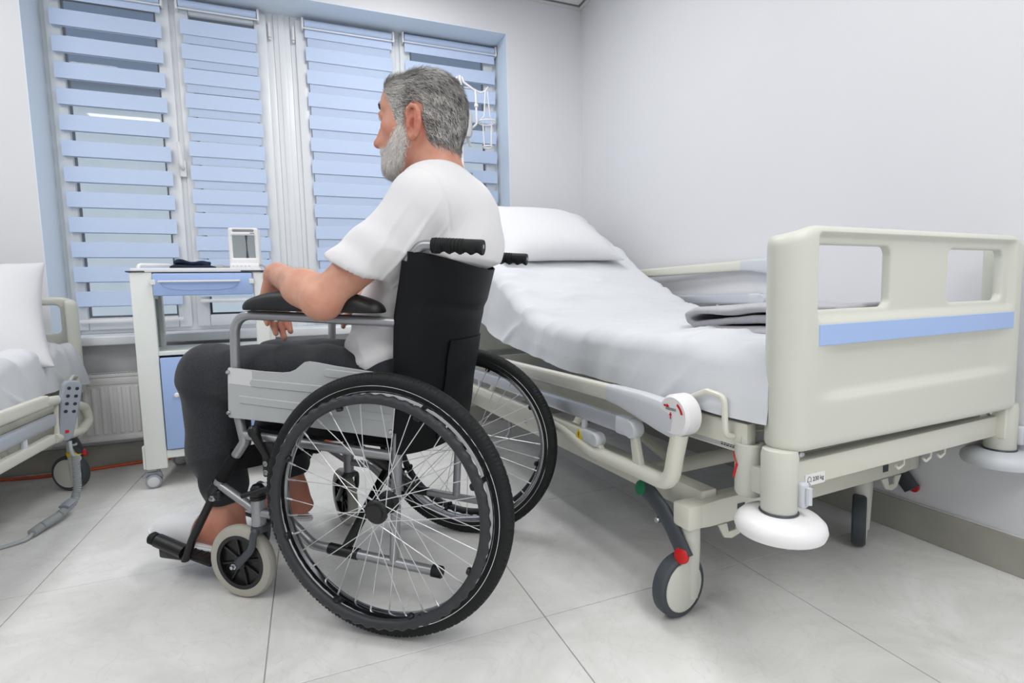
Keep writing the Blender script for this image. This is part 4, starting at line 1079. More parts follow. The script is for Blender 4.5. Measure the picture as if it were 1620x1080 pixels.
        cw = empty('front_castor', (0.390 + 0.060 * math.cos(ca), Y * s + 0.060 * math.sin(ca), cz), ca); cw.parent = root
        Mw = Matrix.Rotation(-PI / 2 * s, 4, 'X')
        bm = nb(); bm_lathe(bm, [(0.070, -0.013), (0.084, -0.0145), (0.092, -0.012), (0.0965, -0.006), (0.0975, 0), (0.0965, 0.006), (0.092, 0.012), (0.084, 0.0145), (0.070, 0.013)], 56, Mw, True); obj('castor_tyre', bm, 'grey_tyre', cw)
        bm = nb(); bm_lathe(bm, [(0.062, -0.013), (0.0725, -0.0135), (0.0735, 0), (0.0725, 0.0135), (0.062, 0.013), (0.064, 0.004), (0.064, -0.004)], 48, Mw, True)
        bm_lathe(bm, [(0, -0.014), (0.017, -0.014), (0.018, 0), (0.017, 0.014), (0, 0.014)], 24, Mw)
        for k in range(8):
            a = 2 * PI * k / 8 + 0.2
            bm_box(bm, (0.014, -0.003, -0.008), (0.066, 0.003, 0.008), 0.0015, 1, Mw @ Matrix.Rotation(a, 4, 'Z'))
        bm_lathe(bm, [(0.014, -0.0015), (0.066, -0.0015), (0.066, 0.0015), (0.014, 0.0015)], 40, Mw, True)
        obj('castor_hub', bm, 'black_plastic', cw)
        bm = nb()
        for q in (1, -1):
            yy = Y * s + q * 0.0245
            bm_tube(bm, fillet([(0.388, Y * s + q * 0.006, 0.192), (0.388, yy * 0.9 + Y * s * 0.1, 0.191), (0.392, yy, 0.178), (0.398, yy, 0.145), (0.452, yy, 0.094)], [0, .008, .012, .05, 0], 6), [0.011] * 25 + [0.009] * 20, 12, flat=(1.0, 0.62))
        bm_lathe(bm, [(0, 0.184), (0.020, 0.184), (0.022, 0.190), (0.020, 0.199), (0, 0.200)], 24, Matrix.Translation((0.391, Y * s, 0)))
        obj('fork', bm, 'dark_grey_plastic', cw).location = (-cx, -Y * s, -cz)
        bm = nb(); bm_lathe(bm, [(0, 0), (0.0085, 0), (0.0085, 0.004), (0.005, 0.005), (0.005, 0.011), (0, 0.012)], 6, axis_m((0.0, s * 0.0305, 0.0), (0, s, 0))); obj('axle_bolt', bm, 'steel', cw)
        # skirt guard
        top = [(-0.021, 0.596), (0.06, 0.607), (0.13, 0.616), (0.185, 0.625), (0.203, 0.627), (0.216, 0.625), (0.228, 0.617), (0.242, 0.607), (0.258, 0.601), (0.280, 0.599), (0.330, 0.601), (0.436, 0.610)]
        out = [(0.440, 0.606), (0.448, 0.486), (0.444, 0.482), (0.30, 0.474), (-0.002, 0.449), (-0.008, 0.453), (-0.021, 0.594)]
        bm = nb(); bm_prism(bm, top + out, s * 0.2235 - 0.0022, s * 0.2235 + 0.0022, 'y', 0.001, 1); g = obj('skirt_guard', bm, 'panel_grey', root, 30)
        for a, b in (((0.155, 0.600), (0.00, 0.585)), ((0.365, 0.572), (0.0, 0.548)), ((0.405, 0.530), (0.0, 0.497))):
            a, b = Vector((a[0], s * 0.2258, a[1])), Vector((b[0], s * 0.2258, b[1])); d = (b - a).normalized(); up = Vector((-d.z, 0, d.x))
            bm = nb(); r = 0.0105; pts = []
            for k in range(9):
                t = PI / 2 + PI * k / 8; pts.append(a + (d * math.cos(t) + up * math.sin(t)) * r)
            for k in range(9):
                t = -PI / 2 + PI * k / 8; pts.append(b + (d * math.cos(t) + up * math.sin(t)) * r)
            vs = [bm.verts.new(p - Vector((0, s * 0.0005, 0))) for p in pts]; f = bm.faces.new(vs)
            rg = bmesh.ops.extrude_face_region(bm, geom=[f]); nv = [v for v in rg['geom'] if isinstance(v, bmesh.types.BMVert)]
            c = (a + b) / 2
            for v in nv:
                v.co.y += s * 0.0030
                e = v.co - (a if (v.co - a).length < (v.co - b).length else b); v.co -= Vector((e.x, 0, e.z)) * 0.22
            obj('pressed_rib', bm, 'panel_grey', g, 50)
        bm = nb(); bm_prism(bm, [(0.4365, 0.6085), (0.4395, 0.570), (0.366, 0.563), (0.366, 0.602)], s * 0.2258, s * 0.2263, 'y'); q = obj('blank_sticker', bm, 'label_grey', g); q['label'] = 'blank pale grey sticker'
        for px, pz in ((0.437, 0.598), (0.444, 0.495), (-0.012, 0.582), (-0.004, 0.465)):
            bm = nb(); bm_lathe(bm, [(0, -0.008), (0.006, -0.008), (0.006, 0.002), (0.004, 0.005), (0, 0.0055)], 12, axis_m((px, s * 0.2262, pz), (0, s, 0))); obj('bolt', bm, 'steel', root)
        # arm pad
        def fnp(P):
            x, y, z = P[:, 0], P[:, 1] - s * (Y + 0.004), P[:, 2]
            zc = 0.749 + (x - 0.19) * 0.040
            d = rbox2(x - 0.195, y, 0.190, 0.031, 0.030)
            crown = 0.040 * np.clip(1 - (np.abs(x - 0.195) / 0.205) ** 3.2, 0, 1) + 0.006 - 0.010 * (y / 0.03) ** 2
            d = smax(d, z - zc - crown, 0.016); d = smax(d, zc - 0.004 - z, 0.004)
            return d
        V, Q = mesh_field(fnp, (-0.02, s * (Y + 0.004) - 0.045, 0.725), (0.41, s * (Y + 0.004) + 0.045, 0.81), 0.004)
        link('arm_pad', np_mesh('arm_pad', relax(V, Q, 1), Q), 'black_cushion', root, None)
        bm = nb(); 
        for k in range(2):
            xx = 0.30 - k * 0.2; bm_lathe(bm, [(0, -0.012), (0.006, -0.012), (0.006, 0.0), (0, 0.0)], 10, Matrix.Translation((xx, s * Y, 0.722 + xx * 0.04)))
        obj('bolt', bm, 'steel', root)
        # push handle grip with finger waves
        a, b = Vector((-0.118, s * Y, 0.8875)), Vector((-0.236, s * Y, 0.8770)); d = (b - a); L = d.length; d.normalize()
        n, m = 72, 20; bm = nb(); rings = []
        upv = Vector((0, 0, 1)) - d * d.z; upv.normalize(); sd = d.cross(upv)
        for i in range(n):
            t = i / (n - 1); x = t * L; ring = []
            base = 0.0155 if 0.02 < t < 0.985 else 0.0145
            base += 0.0010 * math.cos(t * L * 2 * PI / 0.0042) * (1 if t < 0.62 else 0)
            for q in range(m):
                th = 2 * PI * q / m
                wv = 0.0052 * max(0, -math.sin(th)) ** 1.5 * (0.5 - 0.5 * math.cos((t - 0.12) / 0.86 * 2 * PI * 4)) * (1 if 0.12 < t < 0.98 else 0)
                rr = base + (0.0035 * max(0, -math.sin(th)) ** 2) - wv
                ring.append(bm.verts.new(a + d * x + upv * (rr * math.sin(th)) + sd * (rr * math.cos(th))))
            rings.append(ring)
        for A, B in zip(rings[:-1], rings[1:]):
            for q in range(m): bm.faces.new((A[q], A[(q + 1) % m], B[(q + 1) % m], B[q]))
        bm.faces.new(list(reversed(rings[0]))); bm.faces.new(rings[-1])
        gr = obj('push_grip', bm, 'black_rubber', root, 50)
        bm = nb(); bm_lathe(bm, [(0, 0), (0.005, 0), (0.005, 0.0006), (0, 0.0006)], 12, axis_m(b, d)); q = obj('grip_hole', bm, 'mid_grey_plastic', gr)
        # parking brake
        bm = nb(); bm_box(bm, (0.315, s * Y - 0.006 + s * 0.018, 0.335), (0.352, s * Y + 0.006 + s * 0.018, 0.425), 0.006, 2); br = obj('brake_bracket', bm, 'black_plastic', root)
        bm = nb(); bm_tube(bm, [(0.330, s * (Y + 0.026), 0.385), (0.352, s * (Y + 0.028), 0.425), (0.361, s * (Y + 0.030), 0.450)], [0.007, 0.010, 0.013], 12); bm_lathe(bm, [(0, -0.012), (0.014, -0.012), (0.0155, -0.004), (0.014, 0.006), (0.008, 0.012), (0, 0.013)], 20, axis_m((0.362, s * (Y + 0.030), 0.456), (0.3, 0, 1))); obj('brake_lever', bm, 'black_plastic', root)
        bm = nb(); bm_box(bm, (0.30, s * (Y + 0.03) - 0.008, 0.305), (0.415, s * (Y + 0.03) + 0.008, 0.317), 0.003, 1, Matrix.Translation((0.33, 0, 0.31)) @ Matrix.Rotation(0.30, 4, 'Y') @ Matrix.Translation((-0.33, 0, -0.31))); obj('brake_bar', bm, 'black_plastic', root)
        bm = nb()
        for pz in (0.350, 0.372): bm_lathe(bm, [(0, 0), (0.0075, 0), (0.0075, 0.004), (0, 0.005)], 6, axis_m((0.338, s * (Y + 0.024), pz), (0, s, 0)))
        obj('bolt', bm, 'steel', root)
        # footrest: hanger, hinge roller, plate
        fr = empty('footrest', (0, 0, 0)); fr.parent = root
        bm = nb(); bm_tube(bm, [(0.512, s * Y, 0.300), (0.531, s * Y, 0.277)], 0.0155, 16); bm_box(bm, (0.50, s * Y - 0.012, 0.255), (0.545, s * Y + 0.012, 0.285), 0.008, 3); obj('hanger_clamp', bm, 'black_plastic', fr)
        bm = nb(); bm_tube(bm, fillet([(0.528, s * Y, 0.270), (0.610, s * Y, 0.140), (0.640, s * Y, 0.078)], 0.05), 0.0125, 14, flat=(1, 0.75)); obj('hanger_bar', bm, 'black_plastic', fr)
        bm = nb(); bm_tube(bm, [(0.645, s * (Y - 0.004), 0.098), (0.735, s * (Y - 0.004), 0.122)], 0.019, 20, flat=(1.0, 0.95)); bm_box(bm, (0.645, s * (Y - 0.004) - 0.012, 0.076), (0.725, s * (Y - 0.004) + 0.012, 0.108), 0.008, 3); obj('plate_hinge', bm, 'black_plastic', fr)
        bm = nb(); bm_lathe(bm, [(0, 0), (0.013, 0), (0.013, 0.006), (0.0165, 0.008), (0.017, 0.022), (0.012, 0.028), (0, 0.030)], 20, axis_m((0.733, s * (Y - 0.004), 0.1215), (0.966, 0, 0.258))); obj('hinge_knob', bm, 'black_rubber', fr)
        Mp = Matrix.Translation((0.655, s * 0.13, 0.079)) @ Matrix.Rotation(-0.20, 4, 'Y')
        bm = nb(); bm_box(bm, (-0.085, -0.070, -0.006), (0.085, 0.066, 0.005), 0.004, 2, Mp)
        for k in range(9): bm_box(bm, (-0.078 + k * 0.019, -0.060, 0.0045), (-0.072 + k * 0.019, 0.056, 0.0065), 0.0008, 1, Mp)
        obj('foot_plate', bm, 'black_plastic', fr)
        bm = nb(); bm_lathe(bm, [(0, -0.004), (0.0085, -0.004), (0.0085, 0.004), (0.005, 0.005), (0.005, 0.010), (0, 0.0105)], 6, axis_m((0.518, s * (Y + 0.014), 0.266), (0, s, 0))); obj('bolt', bm, 'steel', fr)
    # cross braces
    for s in (1, -1):
        bm = nb(); bm_tube(bm, [(0.145, s * 0.206, 0.158), (0.125, -s * 0.15, 0.395), (0.125, -s * 0.196, 0.418)], 0.0125, 14); obj('cross_brace', bm, 'black_plastic', root)
        bm = nb(); bm_tube(bm, [(0.40, s * 0.190, 0.424), (0.02, s * 0.190, 0.396)], 0.011, 12); obj('seat_tube', bm, 'black_plastic', root)
    # seat sling
    n, k = 20, 24; P = np.zeros((n, k, 3))
    for i in range(n):
        for j in range(k):
            x = 0.02 + 0.40 * i / (n - 1); y = -0.196 + 0.392 * j / (k - 1)
            P[i, j] = (x, y, 0.422 + 0.030 * (x / 0.42) - 0.022 * (1 - (y / 0.196) ** 2))
    def solid(P, th, nm, m, par):
        t = cloth_grid(nm, P, m, None, None, th); t.parent = par; return t
    solid(P, 0.006, 'seat_sling', 'black_vinyl', root)
    # back sling, wraps the posts, sags backwards, hem curved at the bottom; pocket on it
    def post(z): return float(np.interp(z, [0.40, 0.60, 0.73, 0.862], [-0.008, -0.023, -0.032, -0.060]))
    def SAG(y, z): return 0.105 * max(0.0, 1 - (y / 0.2225) ** 2) ** 0.7 * float(np.interp(z, (0.40, 0.62, 0.75, 0.87), (0.45, 0.75, 1.0, 1.12)))
    def back(n, k, y0, y1, z0f, z1f, off):
        P = np.zeros((k, n, 3))
        for j in range(k):
            y = y0 + (y1 - y0) * j / (k - 1)
            for i in range(n):
                z = z0f(y) + (z1f(y) - z0f(y)) * i / (n - 1)
                c = max(0.0, 1 - (y / 0.2225) ** 2)
                sag = SAG(y, z)
                edge = 0.0145 * math.sqrt(max(0.0, 1 - max(0.0, (abs(y) - 0.205) / 0.0185) ** 2))
                wr = 0.0035 * math.sin(z * 40 + y * 9) * (1 - abs(y) / 0.23) * np.interp(z, (0.4, 0.6, 0.8), (1, 1, 0.3))
                wr += 0.004 * math.exp(-((z - 0.735 - 0.10 * abs(y - 0.0)) / 0.012) ** 2)
                P[j, i] = (post(z) - edge - sag + wr - off, y, z)
        return P
    b = back(60, 70, -0.223, 0.223, lambda y: 0.405 - 0.01 + 0.05 * (y / 0.223) ** 2 * 0.3, lambda y: 0.874 - 0.035 * (1 - (y / 0.223) ** 2), 0.0)
    bs = solid(b, -0.004, 'back_sling', 'black_vinyl', root)
    pk = back(30, 40, -0.150, 0.115, lambda y: 0.42, lambda y: 0.665, 0.005)
    solid(pk, -0.003, 'back_pocket', 'black_vinyl', bs)
    # sleeve of the sling round the posts (front half)
    for s in (1, -1):
        bm = nb(); bm_tube(bm, fillet([(-0.013, s * Y, 0.46), (-0.023, s * Y, 0.60), (-0.032, s * Y, 0.73), (-0.058, s * Y, 0.853)], 0.05), 0.0150, 16); obj('post_sleeve', bm, 'black_vinyl', bs)
        for z in (0.845, 0.565, 0.455):
            x = post(z)
            bm = nb(); bm_lathe(bm, [(0, -0.004), (0.006, -0.004), (0.006, 0.001), (0.004, 0.0035), (0, 0.004)], 12, axis_m((x - 0.016, s * (Y - 0.008), z), (-0.85, s * 0.5, 0))); obj('bolt', bm, 'steel', bs)
    # calf strap
    n, k = 30, 5; P = np.zeros((n, k, 3))
    for i in range(n):
        y = -0.205 + 0.41 * i / (n - 1)
        for j in range(k):
            P[i, j] = (0.470 - 0.085 * (1 - (y / 0.205) ** 2), y, 0.335 + 0.060 * j / (k - 1))
    solid(P, 0.003, 'calf_strap', 'black_vinyl', root)
    return root
wheelchair = build_wheelchair()

# ================================================================== BEDSIDE CABINET
def build_cabinet():
    X0, X1, Y0, Y1 = -2.372, -1.868, -0.500, -0.125
    cx = (X0 + X1) / 2
    t = empty('bedside_cabinet', (cx, Y0, 0), 0, 'cream and pale blue bedside cabinet on castors, between the left bed and the wheelchair', 'cabinet')
    w = (X1 - X0) / 2; D = Y1 - Y0
    # front posts / side panels
    bm = nb(); bm_box(bm, (-w, 0.0, 0.085), (-w + 0.078, 0.020, 0.905), 0.004, 2); bm_box(bm, (-w, D - 0.03, 0.085), (-w + 0.03, D, 0.905), 0.004, 2); bm_box(bm, (-w + 0.001, 0.021, 0.085), (-w + 0.018, D - 0.031, 0.575), 0.003, 1); bm_box(bm, (-w + 0.001, 0.021, 0.80), (-w + 0.018, D - 0.031, 0.905), 0.003, 1)
    bm_box(bm, (-w - 0.012, 0.012, 0.085), (-w - 0.0005, 0.06, 0.185), 0.003, 1)
    obj('side_post', bm, 'cabinet_white', t)
    bm = nb(); bm_box(bm, (w - 0.056, 0.0, 0.085), (w, 0.030, 0.905), 0.008, 3); bm_box(bm, (w - 0.03, D - 0.03, 0.085), (w, D, 0.905), 0.004, 2); bm_box(bm, (w - 0.018, 0.031, 0.085), (w - 0.001, D - 0.031, 0.575), 0.003, 1); obj('side_post', bm, 'cabinet_white', t)
    bm = nb(); bm_box(bm, (-w + 0.006, 0.02, 0.575), (-w + 0.012, D - 0.03, 0.80)); q = obj('side_window', bm, 'acrylic', t); q['label'] = 'translucent grey side panel'
    bm = nb(); bm_box(bm, (-w + 0.005, -0.004, 0.905), (w - 0.02, D, 0.922), 0.004, 2); obj('top', bm, 'white_plastic', t)
    bm = nb(); bm_box(bm, (-w - 0.012, -0.006, 0.9055), (-w + 0.055, 0.12, 0.911), 0.002, 1); bm_box(bm, (w - 0.10, -0.006, 0.9055), (w + 0.014, 0.14, 0.911), 0.002, 1); q = obj('corner_mat', bm, 'dark_grey_plastic', t); q['label'] = 'dark rubber corner mats'
    bm = nb(); bm_tube(bm, fillet([(-w + 0.008, 0.10, 0.908), (-w + 0.008, 0.10, 0.942), (-w + 0.10, 0.20, 0.946), (-w + 0.12, 0.26, 0.925)], 0.02), 0.0075, 12); obj('towel_rail', bm, 'white_plastic', t)
    bm = nb(); bm_box(bm, (-w + 0.018, 0.006, 0.560), (w - 0.018, D, 0.578), 0.003, 1); obj('shelf', bm, 'cabinet_white', t)
    bm = nb(); bm_box(bm, (-w + 0.018, 0.006, 0.125), (w - 0.018, D, 0.160), 0.003, 1); obj('bottom', bm, 'cabinet_white', t)
    bm = nb(); bm_box(bm, (-w + 0.018, D - 0.016, 0.15), (w - 0.018, D - 0.004, 0.57)); obj('back_panel', bm, 'cabinet_white', t)
    # drawer
    bm = nb(); bm_box(bm, (-w + 0.080, -0.012, 0.808), (w - 0.058, 0.006, 0.900), 0.005, 2); d = obj('drawer', bm, 'blue_laminate', t); d['label'] = 'pale blue drawer front'
    bm = nb()
    bm_box(bm, (-w + 0.09, 0.006, 0.815), (w - 0.07, 0.30, 0.895)); obj('drawer_box', bm, 'white_plastic', d)
    # shallow grip hollow: a softly raised lip
    bm = nb(); bm_prism(bm, [(-0.148, 0.868), (-0.135, 0.846), (-0.11, 0.834), (-0.06, 0.829), (0.06, 0.829), (0.11, 0.834), (0.135, 0.846), (0.148, 0.868)], -0.0145, -0.0115, 'y', 0.001, 1); obj('grip_lip', bm, 'blue_laminate', d)
    bm = nb(); bm_box(bm, (-0.150, -0.030, 0.862), (0.150, -0.020, 0.870), 0.003, 2); bm_box(bm, (-0.146, -0.022, 0.862), (-0.136, -0.010, 0.869), 0.001, 1); bm_box(bm, (0.136, -0.022, 0.862), (0.146, -0.010, 0.869), 0.001, 1); h = obj('handle', bm, 'white_plastic', d); h['label'] = 'slim white bar handle'
    for sx, x in ((-1, -w + 0.082), (1, w - 0.060)):
        bm = nb(); bm_box(bm, (x - 0.009, -0.015, 0.853), (x + 0.009, -0.004, 0.874), 0.002, 1); obj('latch', bm, 'cabinet_white', d)
    bm = nb(); bm_box(bm, (-w + 0.078, 0.002, 0.902), (w - 0.056, 0.02, 0.906)); obj('shadow_gap', bm, 'dark_grey_plastic', t)  # dark strip put in as the shade between drawer and top
    # door
    bm = nb(); bm_box(bm, (-w + 0.082, -0.006, 0.164), (w - 0.060, 0.010, 0.552), 0.004, 2); dr = obj('door', bm, 'blue_laminate', t); dr['label'] = 'pale blue cabinet door'
    bm = nb(); bm_lathe(bm, [(0, 0), (0.005, 0), (0.005, 0.012), (0.010, 0.016), (0.010, 0.022), (0.006, 0.026), (0, 0.026)], 18, axis_m((-0.115, -0.006, 0.395), (0, -1, 0))); obj('knob', bm, 'white_plastic', dr)
    # castors
    for (x, y, a) in ((-w + 0.035, 0.035, 3.3), (w - 0.03, 0.035, 0.3), (-w + 0.03, D - 0.03, 0.4), (w - 0.03, D - 0.03, 2.0)):
        c = empty('castor', (x, y, 0)); c.parent = t; c.rotation_euler = (0, 0, a)
        bm = nb()
        for q in (-1, 1):
            bm_lathe(bm, [(0, -0.009), (0.024, -0.009), (0.029, -0.006), (0.030, 0), (0.029, 0.006), (0.024, 0.009), (0, 0.009)], 28, axis_m((0.018, q * 0.014, 0.030), (0, 1, 0)))
        obj('castor_wheel', bm, 'mid_grey_plastic', c)
        bm = nb()
        for q in (-1, 1): bm_lathe(bm, [(0, 0), (0.021, 0), (0.0215, 0.002), (0.018, 0.004), (0, 0.005)], 24, axis_m((0.018, q * 0.0225, 0.030), (0, q, 0)))
        obj('castor_cap', bm, 'label_grey', c)
        bm = nb(); bm_prism(bm, [(-0.016, 0.04), (-0.008, 0.068), (0.04, 0.068), (0.058, 0.052), (0.055, 0.044), (0.03, 0.058), (0.0, 0.05)], -0.010, 0.010, 'y', 0.002, 1); bm_tube(bm, [(0, 0, 0.06), (0, 0, 0.09)], 0.007, 10); obj('castor_housing', bm, 'mid_grey_plastic', c)
    return t
build_cabinet()
def build_cabinet_items():
    zt = 0.9222
    # patient monitor
    t = empty('patient_monitor', (-1.958, -0.36, zt), -0.05, 'small white medical monitor with a grey screen standing on the bedside cabinet', 'monitor')
    bm = nb(); bm_box(bm, (-0.060, -0.05, 0.0005), (0.060, 0.06, 0.026), 0.008, 3); obj('base', bm, 'white_plastic', t)
    def fn(P):
        x, y, z = P[:, 0], P[:, 1], P[:, 2]
        d = rbox2(x, z - 0.100, 0.062, 0.085, 0.010); d = smax(d, np.abs(y) - 0.035, 0.010)
        slot = smax(rbox2(x - 0.0, z - 0.171, 0.044, 0.0055, 0.005), y + 0.010, 0.003); d = smax(d, -slot, 0.003)
        scr = smax(rbox2(x - 0.0, z - 0.100, 0.048, 0.052, 0.004), y + 0.029, 0.002); return smax(d, -scr, 0.002)
    V, Q = mesh_field(fn, (-0.075, -0.05, 0.0), (0.075, 0.05, 0.20), 0.003); link('housing', np_mesh('housing', V, Q), 'white_plastic', t, None)
    bm = nb(); bm_box(bm, (-0.0475, -0.0295, 0.0485), (0.0475, -0.0275, 0.1515)); sc = obj('screen', bm, 'screen', t)
    bm = nb(); bm_prism(bm, [(0.006, 0.049), (0.018, 0.049), (0.0145, 0.085), (0.0135, 0.12), (0.017, 0.151), (0.006, 0.151), (0.009, 0.12), (0.009, 0.085)], -0.0300, -0.0294, 'y'); q = obj('dark_trace', bm, 'dark_grey_plastic', sc); q['label'] = 'dark vertical bar shown on the screen'
    bm = nb()
    for k in range(5): bm_box(bm, (-0.048 + k * 0.016, -0.0515, 0.010), (-0.040 + k * 0.016, -0.0495, 0.016), 0.0005, 1)
    obj('button', bm, 'grey_plastic', t); 
    bm = nb(); bm_box(bm, (0.028, -0.0362, 0.158), (0.046, -0.0350, 0.163)); obj('badge', bm, 'mid_grey_plastic', t)
    bm = nb(); bm_tube(bm, fillet([(0.055, -0.03, 0.02), (0.075, -0.035, 0.02), (0.095, -0.04, -0.012), (0.110, -0.03, -0.016)], 0.02), 0.006, 10); obj('lead', bm, 'cable_grey', t)
    # folded blood-pressure cuff: a low stack of crumpled folds
    def fc(P):
        x, y, z = P[:, 0], P[:, 1], P[:, 2]
        n = 0.004 * np.sin(x * 70 + y * 30) + 0.004 * np.sin(x * 33 - y * 55 + 1)
        d = smax(rbox2(x, y, 0.088, 0.060, 0.03), np.abs(z - 0.009 - n * .4) - 0.008, 0.008)
        e = smax(rbox2(x + 0.005, y - 0.002, 0.066, 0.045, 0.02), np.abs(z - 0.024 - n) - 0.0065, 0.008)
        g = np.hypot(np.hypot(x * 0.8 + 0.005, y * 1.1) - 0.052, z - 0.032 - n) - 0.006
        return np.minimum(np.minimum(d, e), g)
    V, Q = mesh_field(fc, (-0.11, -0.08, -0.01), (0.11, 0.08, 0.06), 0.0035)
    V[:, 2] = np.maximum(V[:, 2], 0.0)
    o = link('pressure_cuff', np_mesh('pressure_cuff', relax(V, Q, 2), Q), 'navy_cloth', None, None); o.location = (-2.164, -0.36, zt)
    tag(o, 'dark navy folded cloth cuff lying on top of the bedside cabinet', 'cuff')
    bm = nb()
    bm_tube(bm, fillet([(0, 0, 0.008), (0.03, 0.012, 0.012), (0.055, -0.008, 0.010), (0.075, 0.01, 0.008), (0.04, 0.03, 0.008)], 0.015), 0.007, 10); bm_tube(bm, [(-0.015, 0.0, 0.010), (0.02, 0.0, 0.014)], 0.010, 12)
    o = obj('sensor_lead', bm, 'cable_grey'); o.location = (-2.07, -0.36, zt)
    tag(o, 'grey coiled sensor lead lying between cuff and monitor', 'cable')
build_cabinet_items()

# ================================================================== DRIP STAND, HANDSET, CABLES
def build_drip_stand():
    bx, by = -0.832, -0.075
    t = empty('drip_stand', (bx, by, 0.586), 0, "white drip stand with wire bottle baskets, behind the man's head at the window", 'drip stand'); t.scale = (1.083,) * 3
    bm = nb(); bm_tube(bm, [(0, 0, 0.0445), (0, 0, 1.02)], 0.0105, 14); obj('pole', bm, 'white_plastic', t)
    bm = nb(); bm_lathe(bm, [(0, 0.0430), (0.020, 0.0430), (0.020, 0.055), (0.012, 0.065), (0, 0.066)], 20); obj('foot', bm, 'white_plastic', t)
    bm = nb(); bm_box(bm, (-0.016, -0.048, 0.16), (0.016, 0.012, 0.20), 0.004, 2); obj('bed_clamp', bm, 'white_plastic', t)
    bm = nb(); bm_lathe(bm, [(0, 0.985), (0.024, 0.985), (0.030, 1.0), (0.030, 1.07), (0.022, 1.10), (0, 1.105)], 24); obj('head_block', bm, 'white_plastic', t)
    bm = nb(); bm_tube(bm, fillet([(0.016, 0, 1.03), (0.036, 0, 1.01), (0.045, 0, 0.985)], 0.01), 0.007, 10); bm_lathe(bm, [(0, -.006), (0.007, -.006), (0.007, .006), (0, .006)], 10, Matrix.Translation((0.046, 0, 0.979))); obj('clamp_screw', bm, 'white_plastic', t)
    bm = nb(); bm_tube(bm, [(-0.03, 0, 0.835), (0.055, 0, 0.830)], 0.006, 8); obj('locking_pin', bm, 'steel', t)
    for k, ang in enumerate((-0.10, 1.5, 3.0, 4.5)):
        c, s = math.cos(ang), math.sin(ang); P = lambda r, z: (r * c, r * s, z)
        bm = nb(); bm_tube(bm, fillet([P(0.02, 1.035), P(0.085, 1.09), P(0.085, 1.20), P(0.083, 1.26), P(0.02, 1.30), P(0.012, 1.325)], 0.02), 0.0058, 10); h = obj('hook_arm', bm, 'white_plastic', t)
        bm = nb(); bm_lathe(bm, [(0, -0.008), (0.010, -0.008), (0.012, 0), (0.010, 0.008), (0, 0.008)], 14, Matrix.Translation(P(0.085, 1.185))); obj('joint', bm, 'white_plastic', h)
    bm = nb(); bm_tube(bm, [(-0.09, 0, 1.19), (0.0, 0.09, 1.175), (0.09, 0, 1.19), (0, -0.09, 1.20)], 0.0045, 8, True); obj('ring', bm, 'white_plastic', t)
    # wire bottle basket hanging at the right
    b = Vector((0.140, -0.02, 0.0))
    bm = nb()
    for z, r in ((1.10, 0.047), (0.972, 0.026)):
        bm_tube(bm, [b + Vector((r * math.cos(a), r * math.sin(a), z)) for a in np.linspace(0, 2 * PI, 24, endpoint=False)], 0.0042, 8, True)
    for a in (0.4, 1.97, 3.54, 5.11):
        bm_tube(bm, [b + Vector((0.033 * math.cos(a), 0.033 * math.sin(a), 1.10)), b + Vector((0.026 * math.cos(a), 0.026 * math.sin(a), 0.972))], 0.0028, 6)
    for a in (0.2, 3.3):
        bm_tube(bm, fillet([b + Vector((0.046 * math.cos(a), 0.046 * math.sin(a), 1.10)), b + Vector((0.018 * math.cos(a), 0.018 * math.sin(a), 1.13)), b + Vector((0.006 * math.cos(a), 0, 1.262))], 0.01), 0.0030, 6)
    bm_tube(bm, fillet([(0.02, 0, 1.275), (0.08, 0, 1.272), (0.112, -0.01, 1.250), (0.14, -0.02, 1.268), (0.150, -0.02, 1.285)], 0.02), 0.0036, 8)
    obj('bottle_basket', bm, 'white_plastic', t)
    bm = nb(); bm_lathe(bm, [(0, 0.985), (0.02, 0.985), (0.028, 1.0), (0.030, 1.10), (0.018, 1.13), (0.01, 1.16), (0, 1.16)], 20, Matrix.Translation((0.018, -0.045, 0.02))); obj('bottle_cup', bm, 'label_grey', t)
build_drip_stand()
